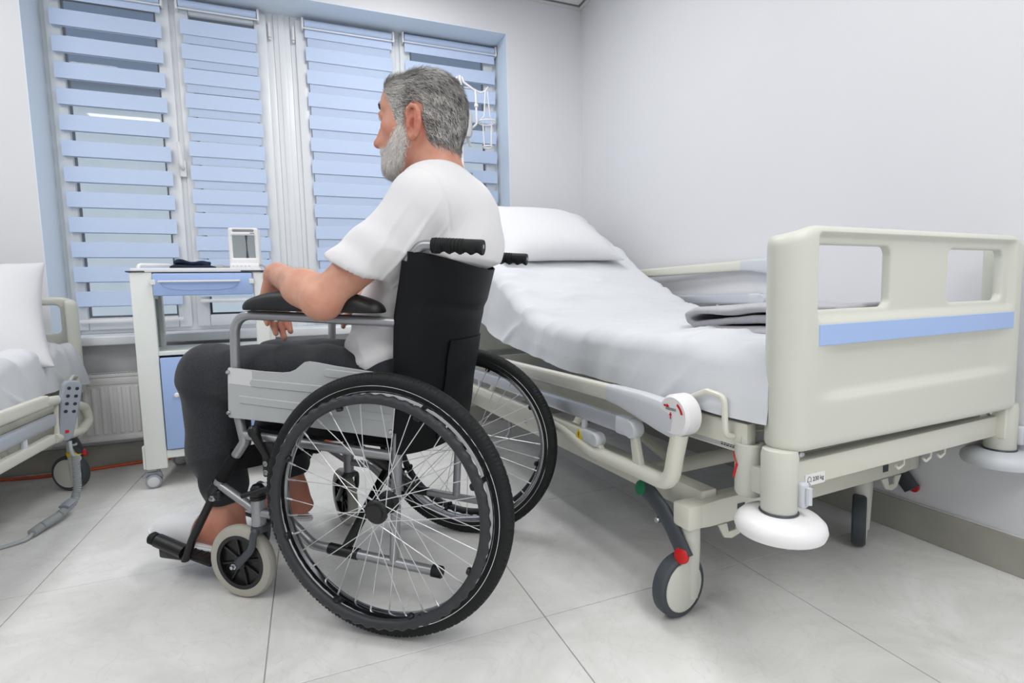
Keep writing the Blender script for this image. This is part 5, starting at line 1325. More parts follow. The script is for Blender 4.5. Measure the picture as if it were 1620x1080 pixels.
def build_handset():
    # control handset hooked on the left bed's rail
    t = empty('bed_handset', (-2.562, -0.60, 0.455), -0.80, 'grey bed control handset with dark buttons hanging on the left bed rail', 'remote control')
    Mh = Matrix.Rotation(PI / 2, 4, 'Z') @ Matrix.Rotation(-0.16, 4, 'Y')
    def fn(P):
        x, y, z = P[:, 0], P[:, 1], P[:, 2]
        w = 0.033 - 0.009 * np.clip((-z - 0.02) / 0.17, 0, 1)
        d = rbox2(y, z + 0.075, w, 0.115, 0.026)
        return smax(d, np.abs(x) - 0.0125 + 0.05 * np.abs(y) ** 1.5, 0.008)
    V, Q = mesh_field(fn, (-0.03, -0.05, -0.21), (0.03, 0.05, 0.06), 0.003)
    A = np.array(Matrix.Rotation(-0.20, 3, 'X').to_3x3() @ Matrix.Rotation(0.0, 3, 'Z').to_3x3())
    V = relax(V, Q, 1) @ A.T
    link('handset_body', np_mesh('handset_body', V, Q), 'mid_grey_plastic', t, None)
    first = None
    for r in range(4):
        for c in range(2):
            p = Vector(A @ np.array([0.0125, (c - 0.5) * 0.026 - 0.000, 0.010 - r * 0.029]))
            if first is None:
                bm = nb(); bm_lathe(bm, [(0, 0), (0.0062, 0), (0.0062, 0.0012), (0.005, 0.002), (0, 0.002)], 16, axis_m((0, 0, 0), (1, 0, 0))); first = obj('button', bm, 'ink', t, loc=p)
            else: share(first, 'button', t, p)
    p = Vector(A @ np.array([0.0128, 0.0, -0.152]))
    bm = nb(); bm_box(bm, (-0.0004, -0.006, -0.006), (0.0006, 0.006, 0.006), 0.0002, 1, Matrix.Translation(p)); q = obj('badge', bm, 'red', t); 
    # flex: thin lead, coiled hose to the floor, flat lead on the tiles (world points turned into the handset frame)
    o = Vector(t.location); Ri = Matrix.Rotation(0.80, 3, 'Z'); W = lambda x, y, z: Ri @ (Vector((x, y, z)) - o)
    bm = nb(); bm_tube(bm, fillet([W(-2.566, -0.64, 0.27), W(-2.56, -0.655, 0.235), W(-2.552, -0.645, 0.20)], 0.02), 0.006, 10); obj('lead', bm, 'cable_grey', t)
    path = fillet([W(-2.552, -0.645, 0.215), W(-2.55, -0.66, 0.09), W(-2.555, -0.69, 0.05), W(-2.575, -0.76, 0.032), W(-2.60, -0.83, 0.024), W(-2.612, -0.865, 0.018)], 0.05, 14)
    rad = []; L = 0; fine = []
    for a, b in zip(path[:-1], path[1:]):
        m = max(1, int((b - a).length / 0.0014))
        for k in range(m): fine.append(a + (b - a) * (k / m))
    fine.append(path[-1])
    for a in range(len(fine)): rad.append(0.0125 + (0.0022 * math.sin(a * 1.57)))
    bm = nb(); bm_tube(bm, fine, rad, 12); obj('corrugated_hose', bm, 'cable_grey', t)
    bm = nb(); bm_tube(bm, [W(-2.556, -0.70, 0.062), W(-2.568, -0.738, 0.052)], 0.018, 12, flat=(1, 0.5)); obj('hose_clip', bm, 'mid_grey_plastic', t)
    bm = nb(); bm_tube(bm, fillet([W(-2.612, -0.862, 0.016), W(-2.615, -0.89, 0.008), W(-2.65, -0.915, 0.0065), W(-2.71, -0.95, 0.0065), W(-2.78, -1.05, 0.0065), W(-2.85, -1.3, 0.0065)], 0.05, 8), 0.0062, 10); obj('lead', bm, 'cable_grey', t)
build_handset()
bm = nb(); bm_tube(bm, fillet([(-3.6, -0.10, 0.0075), (-3.1, -0.06, 0.0075), (-2.88, -0.10, 0.0075), (-2.72, -0.075, 0.0075), (-2.5, -0.04, 0.0075), (-2.0, -0.035, 0.0075), (-1.4, -0.05, 0.0075)], 0.15, 10), 0.007, 10)
tag(obj('power_cable', bm, 'orange_cable'), 'orange cable lying on the floor along the window wall', 'cable')
bm = nb(); bm_tube(bm, fillet([(-1.02, -0.55, 0.42), (-1.00, -0.56, 0.20), (-0.97, -0.60, 0.10), (-0.93, -0.72, 0.05), (-0.86, -0.80, 0.12), (-0.86, -0.82, 0.27)], 0.08, 12), 0.0075, 10)
tag(obj('bed_cable', bm, 'cable_grey'), 'grey looped cable hanging under the large bed', 'cable')
# ================================================================== THE MAN (same local frame as the wheelchair)
def rotm(ax, ang):
    return np.array(Matrix.Rotation(ang, 3, ax))
def leg_pts(s):
    if s > 0: return dict(hip=(0.05, 0.100, 0.560), knee=(0.618, 0.106, 0.580), ank=(0.578, 0.116, 0.195), y=0.116, fx=0.0, fz=0.0)
    return dict(hip=(0.05, -0.100, 0.560), knee=(0.560, -0.105, 0.578), ank=(0.545, -0.110, 0.190), y=-0.112, fx=-0.045, fz=0.006)
SH = (-0.068, 0.158, 0.972); EL = (0.142, 0.250, 0.772)
WR = np.array((0.352, 0.128, 0.842))
ARM_R = dict(sh=(-0.068, -0.158, 0.972), el=(0.045, -0.235, 0.800), wr=(0.225, -0.165, 0.822))
def hand(F, W, d, side, droop):
    """palm and five fingers. W wrist, d forearm direction, side: unit vector towards the little finger, droop: how far the hand hangs"""
    W = np.array(W, float); d = np.array(d, float); d /= np.linalg.norm(d); side = np.array(side, float)
    dn = np.array((0, 0, -1.0))
    h1 = d * math.cos(droop * 0.75) + dn * math.sin(droop * 0.75); h1 /= np.linalg.norm(h1)      # metacarpals
    h2 = d * math.cos(droop * 1.15) + dn * math.sin(droop * 1.15); h2 /= np.linalg.norm(h2)     # first phalanx
    h3 = h2 * math.cos(0.30) - d * math.sin(0.30) * 0.8; h3 /= np.linalg.norm(h3)
    h4 = h2 * math.cos(0.60) - d * math.sin(0.60) * 0.8; h4 /= np.linalg.norm(h4)
    nrm = np.cross(h1, side)
    if nrm @ dn > 0: nrm = -nrm                                                                      # back of the hand (up / forward)
    offs = (0.0285, 0.0100, -0.0088, -0.0270); L = (0.032, 0.042, 0.046, 0.041); r = (0.0082, 0.0092, 0.0096, 0.0092)
    ml = (0.070, 0.076, 0.078, 0.075)
    tips = []
    for k in range(4):
        kn = W + h1 * ml[k] + side * offs[k]
        F.cap(W + side * offs[k] * 0.62 + h1 * 0.005, kn, 0.0150, 0.0098, 0.012)
        sp = side * (0.04 * (1.5 - k) / 1.5)
        a = kn + (h2 + sp * 0.6) * L[k]; b = a + (h3 + sp * 0.2) * L[k] * 0.68; c = b + h4 * L[k] * 0.52
        F.cap(kn, a, r[k] * 1.12, r[k], 0.006); F.cap(a, b, r[k], r[k] * 0.92, 0.004); F.cap(b, c, r[k] * 0.92, r[k] * 0.78, 0.004)
        F.ell(kn + nrm * 0.003, (0.0105, 0.0105, 0.0105), None, 0.006); tips.append(c)
    # thumb from the side of the palm near its base
    t0 = W + h1 * 0.018 - side * 0.024; t1 = W + h1 * 0.052 - side * 0.046 - nrm * 0.010
    t2 = t1 + (h2 * 0.9 - side * 0.25) / np.linalg.norm(h2 * 0.9 - side * 0.25) * 0.034; t3 = t2 + h2 * 0.026
    F.cap(t0, t1, 0.0150, 0.0110, 0.012); F.cap(t1, t2, 0.0105, 0.0095, 0.005); F.cap(t2, t3, 0.0095, 0.0078, 0.004)
    F.ell(W + h1 * 0.040 - nrm * 0.006, (0.030, 0.030, 0.020), np.stack([h1, side, nrm], 1), 0.015)
    return tips
def torso_field(infl=0.0):
    F = Field(); e = infl
    F.ell((0.060, 0, 0.585), (0.125 + e, 0.172 + e, 0.105 + e), None, 0.05)
    F.ell((0.045, 0, 0.705), (0.128 + e, 0.160 + e, 0.140 + e), rotm('Y', -0.15), 0.06)
    F.ell((-0.048, 0, 0.885), (0.126 + e, 0.172 + e, 0.185 + e), rotm('Y', -0.12), 0.06)
    F.ell((-0.075, 0.0, 0.985), (0.098 + e, 0.165 + e, 0.085 + e), None, 0.05)
    for s in (1, -1):
        F.cap((-0.074, s * 0.052, 1.046), (-0.070, s * 0.142, 1.004), 0.040 + e, 0.050 + e, 0.05)
    return F
def build_person():
    root = empty('person', WLOC, WROT, 'grey-haired bearded man in white T-shirt and dark sweatpants, sitting in the wheelchair', 'person')
    # ------------------------------------------------------------ body
    F = torso_field(0.0)
    # neck and head
    F.cap((-0.066, 0, 1.03), (-0.034, 0, 1.165), 0.066, 0.060, 0.04, 1, (1.0, 0.96, 1.0))
    for s in (1, -1): F.cap((-0.075, s * 0.030, 1.06), (-0.062, s * 0.034, 1.17), 0.030, 0.030, 0.03)
    F.ell((-0.024, 0, 1.250), (0.099, 0.0755, 0.092), None, 0.03)
    F.ell((-0.055, 0, 1.225), (0.070, 0.066, 0.070), None, 0.03)
    F.ell((0.034, 0, 1.198), (0.056, 0.060, 0.088), None, 0.03)
    F.ell((0.050, 0, 1.285), (0.040, 0.056, 0.035), None, 0.03)
    for s in (1, -1):
        F.cap((-0.004, s * 0.052, 1.170), (0.056, s * 0.022, 1.122), 0.021, 0.023, 0.03)
        F.ell((0.052, s * 0.043, 1.208), (0.027, 0.021, 0.020), None, 0.025)
        F.cap((0.082, s * 0.012, 1.262), (0.068, s * 0.044, 1.262), 0.0105, 0.009, 0.02)
        F.ell((0.101, s * 0.031, 1.240), (0.017, 0.017, 0.0115), None, 0.014, -1)
        F.ell((0.079, s * 0.031, 1.2385), (0.0125, 0.0145, 0.0115), None, 0.006)
        F.ell((0.1005, s * 0.0125, 1.179), (0.0125, 0.0090, 0.0085), None, 0.010)
        F.ell((0.106, s * 0.008, 1.1705), (0.006, 0.0042, 0.004), None, 0.003, -1)
        F.cap((0.092, s * 0.012, 1.160), (0.078, s * 0.028, 1.140), 0.008, 0.008, 0.018)
    for s in (1, -1): F.chain([(0.0815, s * 0.019, 1.2445), (0.0905, s * 0.030, 1.2475), (0.0835, s * 0.043, 1.2440)], [0.0042, 0.0046, 0.0042], 0.006)
    F.ell((0.070, 0, 1.117), (0.024, 0.026, 0.021), None, 0.025)
    F.cap((0.088, 0, 1.246), (0.1165, 0, 1.186), 0.0070, 0.0085, 0.016); F.ell((0.1185, 0, 1.1810), (0.0085, 0.0095, 0.0085), None, 0.010)
    F.cap((0.080, 0, 1.235), (0.094, 0, 1.184), 0.0105, 0.0150, 0.012); F.ell((0.100, 0, 1.1835), (0.0150, 0.0120, 0.0105), None, 0.010)
    F.cap((0.089, -0.016, 1.1535), (0.089, 0.016, 1.1535), 0.0075, 0.0075, 0.008); F.cap((0.087, -0.014, 1.1415), (0.087, 0.014, 1.1415), 0.0078, 0.0078, 0.006)
    for s in (1, -1):
        y = lambda v: s * v
        F.ell((-0.029, y(0.079), 1.199), (0.020, 0.0075, 0.033), rotm('Z', -0.35 * s), 0.010)
        hx = [(-0.012, .0775, 1.204), (-0.0085, .0795, 1.219), (-0.0125, .083, 1.2315), (-0.024, .0875, 1.2375), (-0.0375, .0915, 1.2320), (-0.0450, .0930, 1.2170), (-0.0455, .0915, 1.1995), (-0.0395, .0880, 1.1820), (-0.0300, .0830, 1.1690), (-0.0195, .0790, 1.1635), (-0.0135, .0775, 1.1690)]
        F.chain([(a, y(b), c) for a, b, c in hx], [0.0042, 0.0044, 0.0046, 0.0048, 0.0050, 0.0052, 0.0052, 0.0052, 0.0064, 0.0066, 0.0052], 0.004)
        F.ell((-0.0235, y(0.0870), 1.1965), (0.0100, 0.0125, 0.0140), None, 0.003, -1)
        F.ell((-0.026, y(0.0900), 1.2200), (0.0110, 0.0080, 0.0085), None, 0.003, -1)
        F.chain([(-0.033, y(0.0865), 1.2240), (-0.0355, y(0.0885), 1.2080), (-0.0310, y(0.0860), 1.1870)], [0.0034, 0.0038, 0.0034], 0.004)
        F.cap((-0.0105, y(0.0805), 1.2010), (-0.0115, y(0.0810), 1.1900), 0.0046, 0.0046, 0.005)
    # arms and hands
    el = np.array(EL); wr = WR; d = wr - el
    F.cap(SH, EL, 0.054, 0.040, 0.035); F.ell((np.array(SH) * .45 + el * .55) + np.array((0.012, 0, 0.012)), (0.050, 0.044, 0.046), None, 0.03)
    F.ell(el + np.array((-0.012, 0.004, -0.006)), (0.030, 0.028, 0.027), None, 0.02)
    F.cap(el, el + d * 0.40, 0.041, 0.0435, 0.03); F.cap(el + d * 0.40, el + d, 0.0435, 0.0275, 0.02, 1, None)
    F.ell(el + d * 0.28 + np.array((-0.002, 0.010, 0.010)), (0.050, 0.036, 0.036), None, 0.03)
    F.ell(wr, (0.030, 0.030, 0.023), np.stack([d / np.linalg.norm(d), np.array((.54, .84, 0)), np.cross(d / np.linalg.norm(d), np.array((.54, .84, 0)))], 1), 0.02)
    hand(F, wr, (0.86, -0.50, 0.10), (0.50, 0.866, 0.0), 1.45)
    e2 = np.array(ARM_R['el']); w2 = np.array(ARM_R['wr']); d2 = w2 - e2
    F.cap(ARM_R['sh'], e2, 0.054, 0.040, 0.035); F.cap(e2, e2 + d2 * 0.4, 0.041, 0.042, 0.03); F.cap(e2 + d2 * 0.4, w2, 0.042, 0.028, 0.02)
    hand(F, w2, (0.90, 0.43, -0.05), (0.43, -0.90, 0.0), 0.75)
    # legs and feet
    for s in (1, -1):
        g = leg_pts(s); y = g['y']; fx, fz = g['fx'], g['fz']
        kn, an = np.array(g['knee']), np.array(g['ank'])
        F.cap(g['hip'], kn, 0.084, 0.058, 0.05); F.cap(kn, an, 0.052, 0.036, 0.03)
        F.ell(kn * 0.62 + an * 0.38 + np.array((-0.018, 0, 0)), (0.050, 0.050, 0.110), None, 0.03)
        P = lambda x, yy, z: (x + fx, y + s * yy, z + fz)
        F.cap(an, P(0.574, 0, 0.138), 0.0365, 0.036, 0.03)
        F.ell(P(0.556, 0, 0.108), (0.040, 0.031, 0.028), None, 0.025)
        F.cap(P(0.588, 0.002, 0.150), P(0.720, 0.002, 0.124), 0.040, 0.026, 0.03, 1, (1.0, 1.0, 0.85))
        F.cap(P(0.575, 0.0, 0.108), P(0.735, 0.012, 0.118), 0.027, 0.022, 0.03); F.cap(P(0.60, 0.0, 0.110), P(0.745, -0.016, 0.120), 0.024, 0.022, 0.03)
        for q in (1, -1): F.ell(P(0.586, q * 0.033, 0.168), (0.015, 0.009, 0.015), None, 0.012)
        for k in range(5):
            yy = -0.030 + k * 0.0145; xx = 0.828 - 0.0060 * k ** 1.5; rr = 0.0125 if k == 0 else 0.0088 - 0.0004 * k
            F.cap(P(0.738, yy * 0.85, 0.120), P(xx - 0.012, yy, 0.128 + (0.002 if k else 0)), rr + 0.004, rr, 0.008); F.ell(P(xx - 0.004, yy, 0.126), (rr * 1.15, rr, rr * 0.85), None, 0.004)
    lo, hi = F.bounds(0.02)
    V, Q = mesh_field(F.ev, lo, hi, 0.0031)
    V = relax(V, Q, 1, 0.3)
    V[:, 0] = np.where((V[:, 2] < 0.88) & (np.abs(V[:, 1]) < 0.2), np.maximum(V[:, 0], -0.125), V[:, 0])
    # flushed skin: ears, nose, hands, feet, elbow, nape
    def near(c, r): return np.exp(-(np.linalg.norm(V - np.array(c), axis=1) / r) ** 2)
    fl = 0.12 + 0.10 * vnoise(V, 40, 3, 2)
    for c, r, a in (((-0.03, .088, 1.2), .035, .55), ((-0.03, -.088, 1.2), .035, .5), ((0.115, 0, 1.18), .022, .6), ((0.06, .05, 1.205), .03, .35), ((.40, .08, .72), .07, .55), ((.385, .10, .80), .05, .25), ((.60, .118, .12), .11, .48), ((.55, -.11, .12), .12, .48), ((.80, .118, .12), .05, .4), ((.13, .27, .76), .03, .35), ((-.08, 0, 1.12), .08, .28), ((0.0, .06, 1.17), .05, .25)):
        fl += a * near(c, r)
    me = np_mesh('body', V, Q)
    at = me.attributes.new('flush', 'FLOAT', 'POINT'); at.data.foreach_set('value', np.clip(fl, 0, 0.9).astype(np.float32))
    body = link('body', me, 'skin', root, None)
    N = vnormals(V, Q)
    # eyes and brows
    for s in (1, -1):
        bm = nb(); bm_lathe(bm, [(0, -0.0108), (0.0055, -0.0092), (0.0093, -0.0054), (0.0108, 0), (0.0093, 0.0054), (0.0055, 0.0092), (0, 0.0108)], 24, axis_m((0.0822, s * 0.031, 1.2365), (1, 0, -0.1)))
        ey = obj('eye', bm, 'eye_white', root, None)
        bm = nb(); bm_lathe(bm, [(0, 0.0111), (0.0050, 0.0098), (0.0053, 0.0090)], 20, axis_m((0.0822, s * 0.031, 1.2365), (1, 0, -0.1))); obj('iris', bm, 'ink', ey)
    rs = np.random.RandomState(21)
    def strands(idx, length, lift, width, dirfn, gray, curl, rise, nseg=3):
        n = len(idx); n0 = N[idx]; P0 = V[idx] + (rs.rand(n, 3) - 0.5) * 0.003 + n0 * rise[:, None]
        t = dirfn(V[idx]); t = t + rs.normal(size=(n, 3)) * 0.22; t -= n0 * np.sum(t * n0, 1, keepdims=True); t /= np.linalg.norm(t, axis=1, keepdims=True) + 1e-9
        L = length(V[idx]) * (0.7 + 0.6 * rs.rand(n)); lf = lift(V[idx]) * (0.6 + 0.8 * rs.rand(n))
        side = np.cross(t, n0)
        bend = rs.normal(size=n) * curl
        vs, qs, gv = [], [], []
        g = gray(V[idx])
        for k in range(nseg + 1):
            q = k / nseg
            c = P0 + t * (L * q)[:, None] + n0 * (lf * L * (q - 0.55 * q * q) + 0.0008)[:, None] + side * (bend * L * q * q)[:, None]
            wv = width * (1 - 0.75 * q)
            vs += [c + side * wv, c - side * wv]
        A = np.stack(vs, 1).reshape(-1, 3); m = 2 * (nseg + 1)
        base = np.arange(n) * m
        for k in range(nseg): qs.append(np.stack([base + 2 * k, base + 2 * k + 1, base + 2 * k + 3, base + 2 * k + 2], 1))
        return A, np.concatenate(qs), np.repeat(g, m)
    def make_hair(name, mask, off, count, length, lift, width, dirfn, gray, curl, m, base_gray, label=None):
        mv = mask(V); fm = (mv[Q] > 0.35).all(1)
        ids = np.unique(Q[fm]); remap = -np.ones(len(V), int); remap[ids] = np.arange(len(ids))
        o = off(V[ids], (mv[ids] - 0.35) / 0.65)
        SV = V[ids] + N[ids] * o[:, None]; SQ = remap[Q[fm]]
        cand = np.where(mv > -0.55)[0]; w_ = np.clip((mv[cand] + 0.55) / 1.1, 0.01, 1) ** 1.6; pick = rs.choice(cand, count, True, w_ / w_.sum())
        full = np.zeros(len(V)); full[ids] = o
        A, B, g = strands(pick, length, lift, width, dirfn, gray, curl, full[pick] - 0.0006)
        me = np_mesh(name, np.concatenate([SV, A]), np.concatenate([SQ, B + len(SV)]))
        at = me.attributes.new('strand', 'FLOAT', 'POINT'); at.data.foreach_set('value', np.concatenate([base_gray(SV), g]).astype(np.float32)[:len(me.vertices)])
        o_ = link(name, me, m, root, None); o_['kind'] = 'stuff'
        return o_
    def hair_mask(P):
        x, y, z = P.T
        zm = np.interp(x, [-.15, -.085, -.06, -.050, -.042, -.030, -.008, .004, .012, .022, .034, .046, .060, .072, .080], [1.135, 1.138, 1.150, 1.172, 1.232, 1.247, 1.243, 1.225, 1.190, 1.190, 1.222, 1.252, 1.285, 1.308, 1.322])
        d = (z - zm) / 0.018
        ear = (np.abs(y) > 0.0765) & (x > -0.052) & (x < -0.004) & (z < 1.245)
        return np.where((z > 1.12) & ~ear & (x < 0.088), np.clip(d, -1, 1), -1)
    top = lambda P: np.clip((P[:, 2] - 1.24) / 0.08, 0, 1)
    make_hair('hair', hair_mask, lambda P, mv: np.clip(mv, 0, 1) * (0.0025 + 0.0030 * top(P) + 0.0015 * np.clip((-P[:, 0] - 0.05) / 0.05, 0, 1)) + 0.0008 + 0.0012 * vnoise(P * [0.6, 1, 1], 130, 5, 2) * np.clip(mv, 0, 1), 19000,
              lambda P: 0.010 + 0.016 * top(P), lambda P: 0.30 + 0.18 * top(P) + 0.45 * np.clip((P[:, 0] - 0.03) / 0.04, 0, 1) * top(P), 0.00055,
              lambda P: np.stack([-1.0 + 0 * P[:, 0], 0.10 * np.sin(P[:, 0] * 60), -0.55 - 0.9 * np.clip((-P[:, 0] - 0.03) / 0.06, 0, 1) + 0.3 * top(P)], 1),
              lambda P: np.clip(rs.beta(0.75, 0.75, len(P)) * 0.85 + np.interp(P[:, 0], (-.10, 0.0, .05), (-0.06, 0.08, 0.42)) + 0.26 * vnoise(P * [0.45, 1, 1], 170, 8, 2), 0, 1), 0.35, 'hair_grey',
              lambda P: np.clip(0.30 + np.interp(P[:, 0], (-.10, 0.0, .05), (-0.10, 0.02, 0.22)) + 0.15 * vnoise(P * [0.5, 1, 1], 150, 9, 2), 0, 1))
    def beard_mask(P):
        x, y, z = P.T
        zt = np.interp(x, [.000, .012, .024, .040, .055, .068, .080, .10], [1.190, 1.212, 1.208, 1.188, 1.174, 1.168, 1.168, 1.168])
        zb = np.interp(x, [.000, .02, .05, .07, .10], [1.152, 1.118, 1.094, 1.088, 1.09])
        d = np.minimum(np.minimum((zt - z) / 0.016, (z - zb) / 0.014), (x + 0.006) / 0.016)
        lip = (np.abs(y) < 0.022) & (x > 0.080) & (np.abs(z - 1.1475) < 0.0085)
        return np.where((x > -0.016) & ~lip & ~((z > 1.170) & (x > 0.085)) & (np.abs(y) < 0.078), np.clip(d, -1, 1), -1)
    make_hair('beard', beard_mask, lambda P, mv: np.clip(mv, 0, 1) * (0.0022 + 0.006 * np.clip((1.135 - P[:, 2]) / 0.03, 0, 1) + 0.0008 * vnoise(P, 260, 15, 2)) + 0.0004, 9500,
              lambda P: 0.0065 + 0.010 * np.clip((1.135 - P[:, 2]) / 0.04, 0, 1), lambda P: 0.55 + 0 * P[:, 0], 0.00038,
              lambda P: np.stack([0.25 + 0 * P[:, 0], 0.1 * np.sign(P[:, 1]), -1.0 + 0 * P[:, 0]], 1),
              lambda P: np.clip(rs.beta(1.6, 0.9, len(P)) + 0.18 - 0.25 * np.clip((1.125 - P[:, 2]) / 0.03, 0, 1), 0, 1), 0.3, 'beard_grey', lambda P: np.clip(0.62 + 0.25 * vnoise(P, 300, 16, 2), 0, 1))
    brow = lambda P: np.where((P[:, 0] > 0.05) & (np.abs(P[:, 1]) > 0.012) & (np.abs(P[:, 1]) < 0.046), np.clip(1 - np.abs(P[:, 2] - 1.2665) / 0.006, -1, 1), -1)
    make_hair('eyebrows', brow, lambda P, mv: np.clip(mv, 0, 1) * 0.002 + 0.0003, 500, lambda P: 0.008 + 0 * P[:, 0], lambda P: 0.4 + 0 * P[:, 0], 0.0004,
              lambda P: np.stack([-0.4 + 0 * P[:, 0], np.sign(P[:, 1]), 0.1 + 0 * P[:, 0]], 1), lambda P: rs.rand(len(P)) * 0.5, 0.2, 'hair_grey', lambda P: 0.12 + 0 * P[:, 0])
    # fine hair on the near forearm
    def arm_mask(P):
        t = ((P - el) @ d) / (d @ d)
        r = np.linalg.norm(P - el - t[:, None] * d, axis=1)
        return np.where((t > 0.35) & (t < 1.05) & (r < 0.06) & (P[:, 2] > (el + t[:, None] * d)[:, 2] - 0.01), 0.5, -1)
    ids = np.where(arm_mask(V) > 0)[0]
    A, B, g = strands(rs.choice(ids, 700), lambda P: 0.013 + 0 * P[:, 0], lambda P: 0.35 + 0 * P[:, 0], 0.00016, lambda P: np.stack([0.5 + 0 * P[:, 0], 0.6 + 0 * P[:, 0], -0.2 + 0 * P[:, 0]], 1), lambda P: rs.rand(len(P)) * 0.3, 0.4, np.zeros(700))
    me = np_mesh('forearm_hair', A, B); at = me.attributes.new('strand', 'FLOAT', 'POINT'); at.data.foreach_set('value', g.astype(np.float32)[:len(me.vertices)])
    link('forearm_hair', me, 'hair_grey', root, None)['kind'] = 'stuff'

    # ------------------------------------------------------------ T-shirt
    def tuck(P, gap):
        """keep the back in front of the wheelchair's back sling"""
        post = np.interp(P[:, 2], [0.40, 0.60, 0.73, 0.862], [-0.008, -0.023, -0.032, -0.060])
        sag = 0.105 * np.clip(1 - (P[:, 1] / 0.2225) ** 2, 0, 1) ** 0.7 * np.interp(P[:, 2], (0.40, 0.62, 0.75, 0.87), (0.45, 0.75, 1.0, 1.12))
        topz = 0.874 - 0.035 * (1 - np.clip(np.abs(P[:, 1]) / 0.223, 0, 1) ** 2)
        lim = post - sag + gap
        w_ = sstep(0.020, 0.0, P[:, 2] - topz) * (np.abs(P[:, 1]) < 0.2)
        out = P.copy(); bad = P[:, 0] < lim
        out[:, 0] = np.where(bad, P[:, 0] + (lim - P[:, 0]) * w_, P[:, 0])
        return out
    T = torso_field(0.013)
    T.ell((-0.102, -0.02, 0.892), (0.094, 0.145, 0.080), rotm('Y', 0.12), 0.07)         # cloth bulging over the back sling
    T.cap((-0.066, 0.0, 0.995), (-0.060, 0, 1.018), 0.080, 0.072, 0.03)
    SL = Field()
    sd = (np.array(EL) - np.array(SH))
    SL.cap(np.array(SH) + np.array((0, -0.010, 0.0)), np.array(SH) + sd * 0.85 + np.array((-0.004, 0.0, 0.004)), 0.066, 0.064, 0.03)
    sd2 = (np.array(ARM_R['el']) - np.array(ARM_R['sh']))
    SL.cap(np.array(ARM_R['sh']) + np.array((0, 0.012, 0.0)), np.array(ARM_R['sh']) + sd2 * 0.85 + np.array((0, 0, 0.010)), 0.066, 0.072, 0.03)
    NK = Field().cap((-0.050, 0, 1.132), (-0.012, 0, 1.32), 0.075, 0.082, 0.02)
    def shirt(P):
        x, y, z = P.T
        t = T.ev(P); s = SL.ev(P)
        # woven folds: displace the level set
        fold = 0.0042 * np.sin(70 * (z * 0.75 + x * 0.55) + 5 * np.sin(9 * y) + 3 * np.sin(14 * x)) * np.exp(-((np.abs(y) - 0.13) / 0.07) ** 2) * np.exp(-((z - 0.86) / 0.10) ** 2)
        fold += 0.0036 * np.sin(85 * z + 30 * x + 7 * np.sin(11 * y)) * np.clip((0.76 - z) / 0.10, 0, 1)
        t = t + fold
        s = s + 0.0030 * np.sin(62 * (x * 0.65 - z * 0.75) + 6 * y * 10) * np.clip((0.97 - z) / 0.08, 0, 1) * np.clip(1.2 - np.abs(s) * 20, 0, 1)
        k = 0.045
        cut = np.where(y > 0, 0.42 * (x - 0.068) - 0.905 * (z - 0.846), 0.42 * (x - 0.045) - 0.905 * (z - 0.846))
        sc = np.maximum(s, cut)
        hem = 0.592 + 0.42 * np.clip(x - 0.06, 0, 0.4) + 0.006 * np.sin(40 * y) - z
        h = np.maximum(k - np.abs(t - sc), 0) / k
        u = np.minimum(t, sc) - h * h * k * 0.25
        u = np.maximum(u, hem)
        # hollow only at the open sleeve end and below the hem, so cloth has an edge
        u = np.maximum(u, -np.maximum(np.maximum(s + 0.0085, -(cut + 0.032)), 0.02 - t))
        return np.maximum(u, -NK.ev(P))
    SV, SQ = mesh_field(shirt, (-0.30, -0.36, 0.55), (0.30, 0.36, 1.16), 0.0042, 8, 0.03)
    SV = relax(SV, SQ, 2, 0.5)
    SV = tuck(SV, 0.009); sn = vnormals(SV, SQ)
    r1 = 1 - np.abs(vnoise(SV * [1, 0.7, 0.8], 17, 41, 2))
    arm = np.exp(-(np.linalg.norm((SV - np.array((-0.045, 0.165, 0.90))) / np.array((0.085, 0.08, 0.085)), axis=1)) ** 2)
    r3 = np.clip(1 - np.abs(np.sin(46 * (SV[:, 2] * 0.8 + SV[:, 0] * 0.75) + 6 * SV[:, 1] * 8)) * 1.7, 0, 1) ** 1.5 * arm
    cs = SV - np.array((-0.048, 0.135, 1.0)); ds = cs @ (np.array((0.42, 0.86, -0.28)) / 0.997)
    seam = np.exp(-(ds / 0.0045) ** 2) * (np.linalg.norm(cs, axis=1) < 0.125)
    SV = SV + sn * (0.0100 * r1 ** 4 + 0.0034 * vnoise(SV, 26, 42, 2) + 0.0100 * r3 - 0.0032 * seam)[:, None]
    sh = link('t_shirt', np_mesh('t_shirt', SV, SQ), 'shirt_cotton', root, None); sh['label'] = 'white short-sleeved T-shirt'
    # ribbed neck band
    ring = []
    for a in np.linspace(0, 2 * PI, 48, endpoint=False):
        ring.append((-0.056 + 0.0725 * math.cos(a), 0.0725 * math.sin(a), 1.072 - 0.012 * math.cos(a) + 0.018 * math.sin(a) ** 2))
    bm = nb(); bm_tube(bm, ring, 0.0085, 10, True, flat=(1.0, 0.55)); obj('neck_band', bm, 'shirt_cotton', sh, None)
    # seam round the near armhole
    # ------------------------------------------------------------ sweatpants
    G = Field()
    G.ell((0.055, 0, 0.575), (0.128, 0.186, 0.108), None, 0.05)
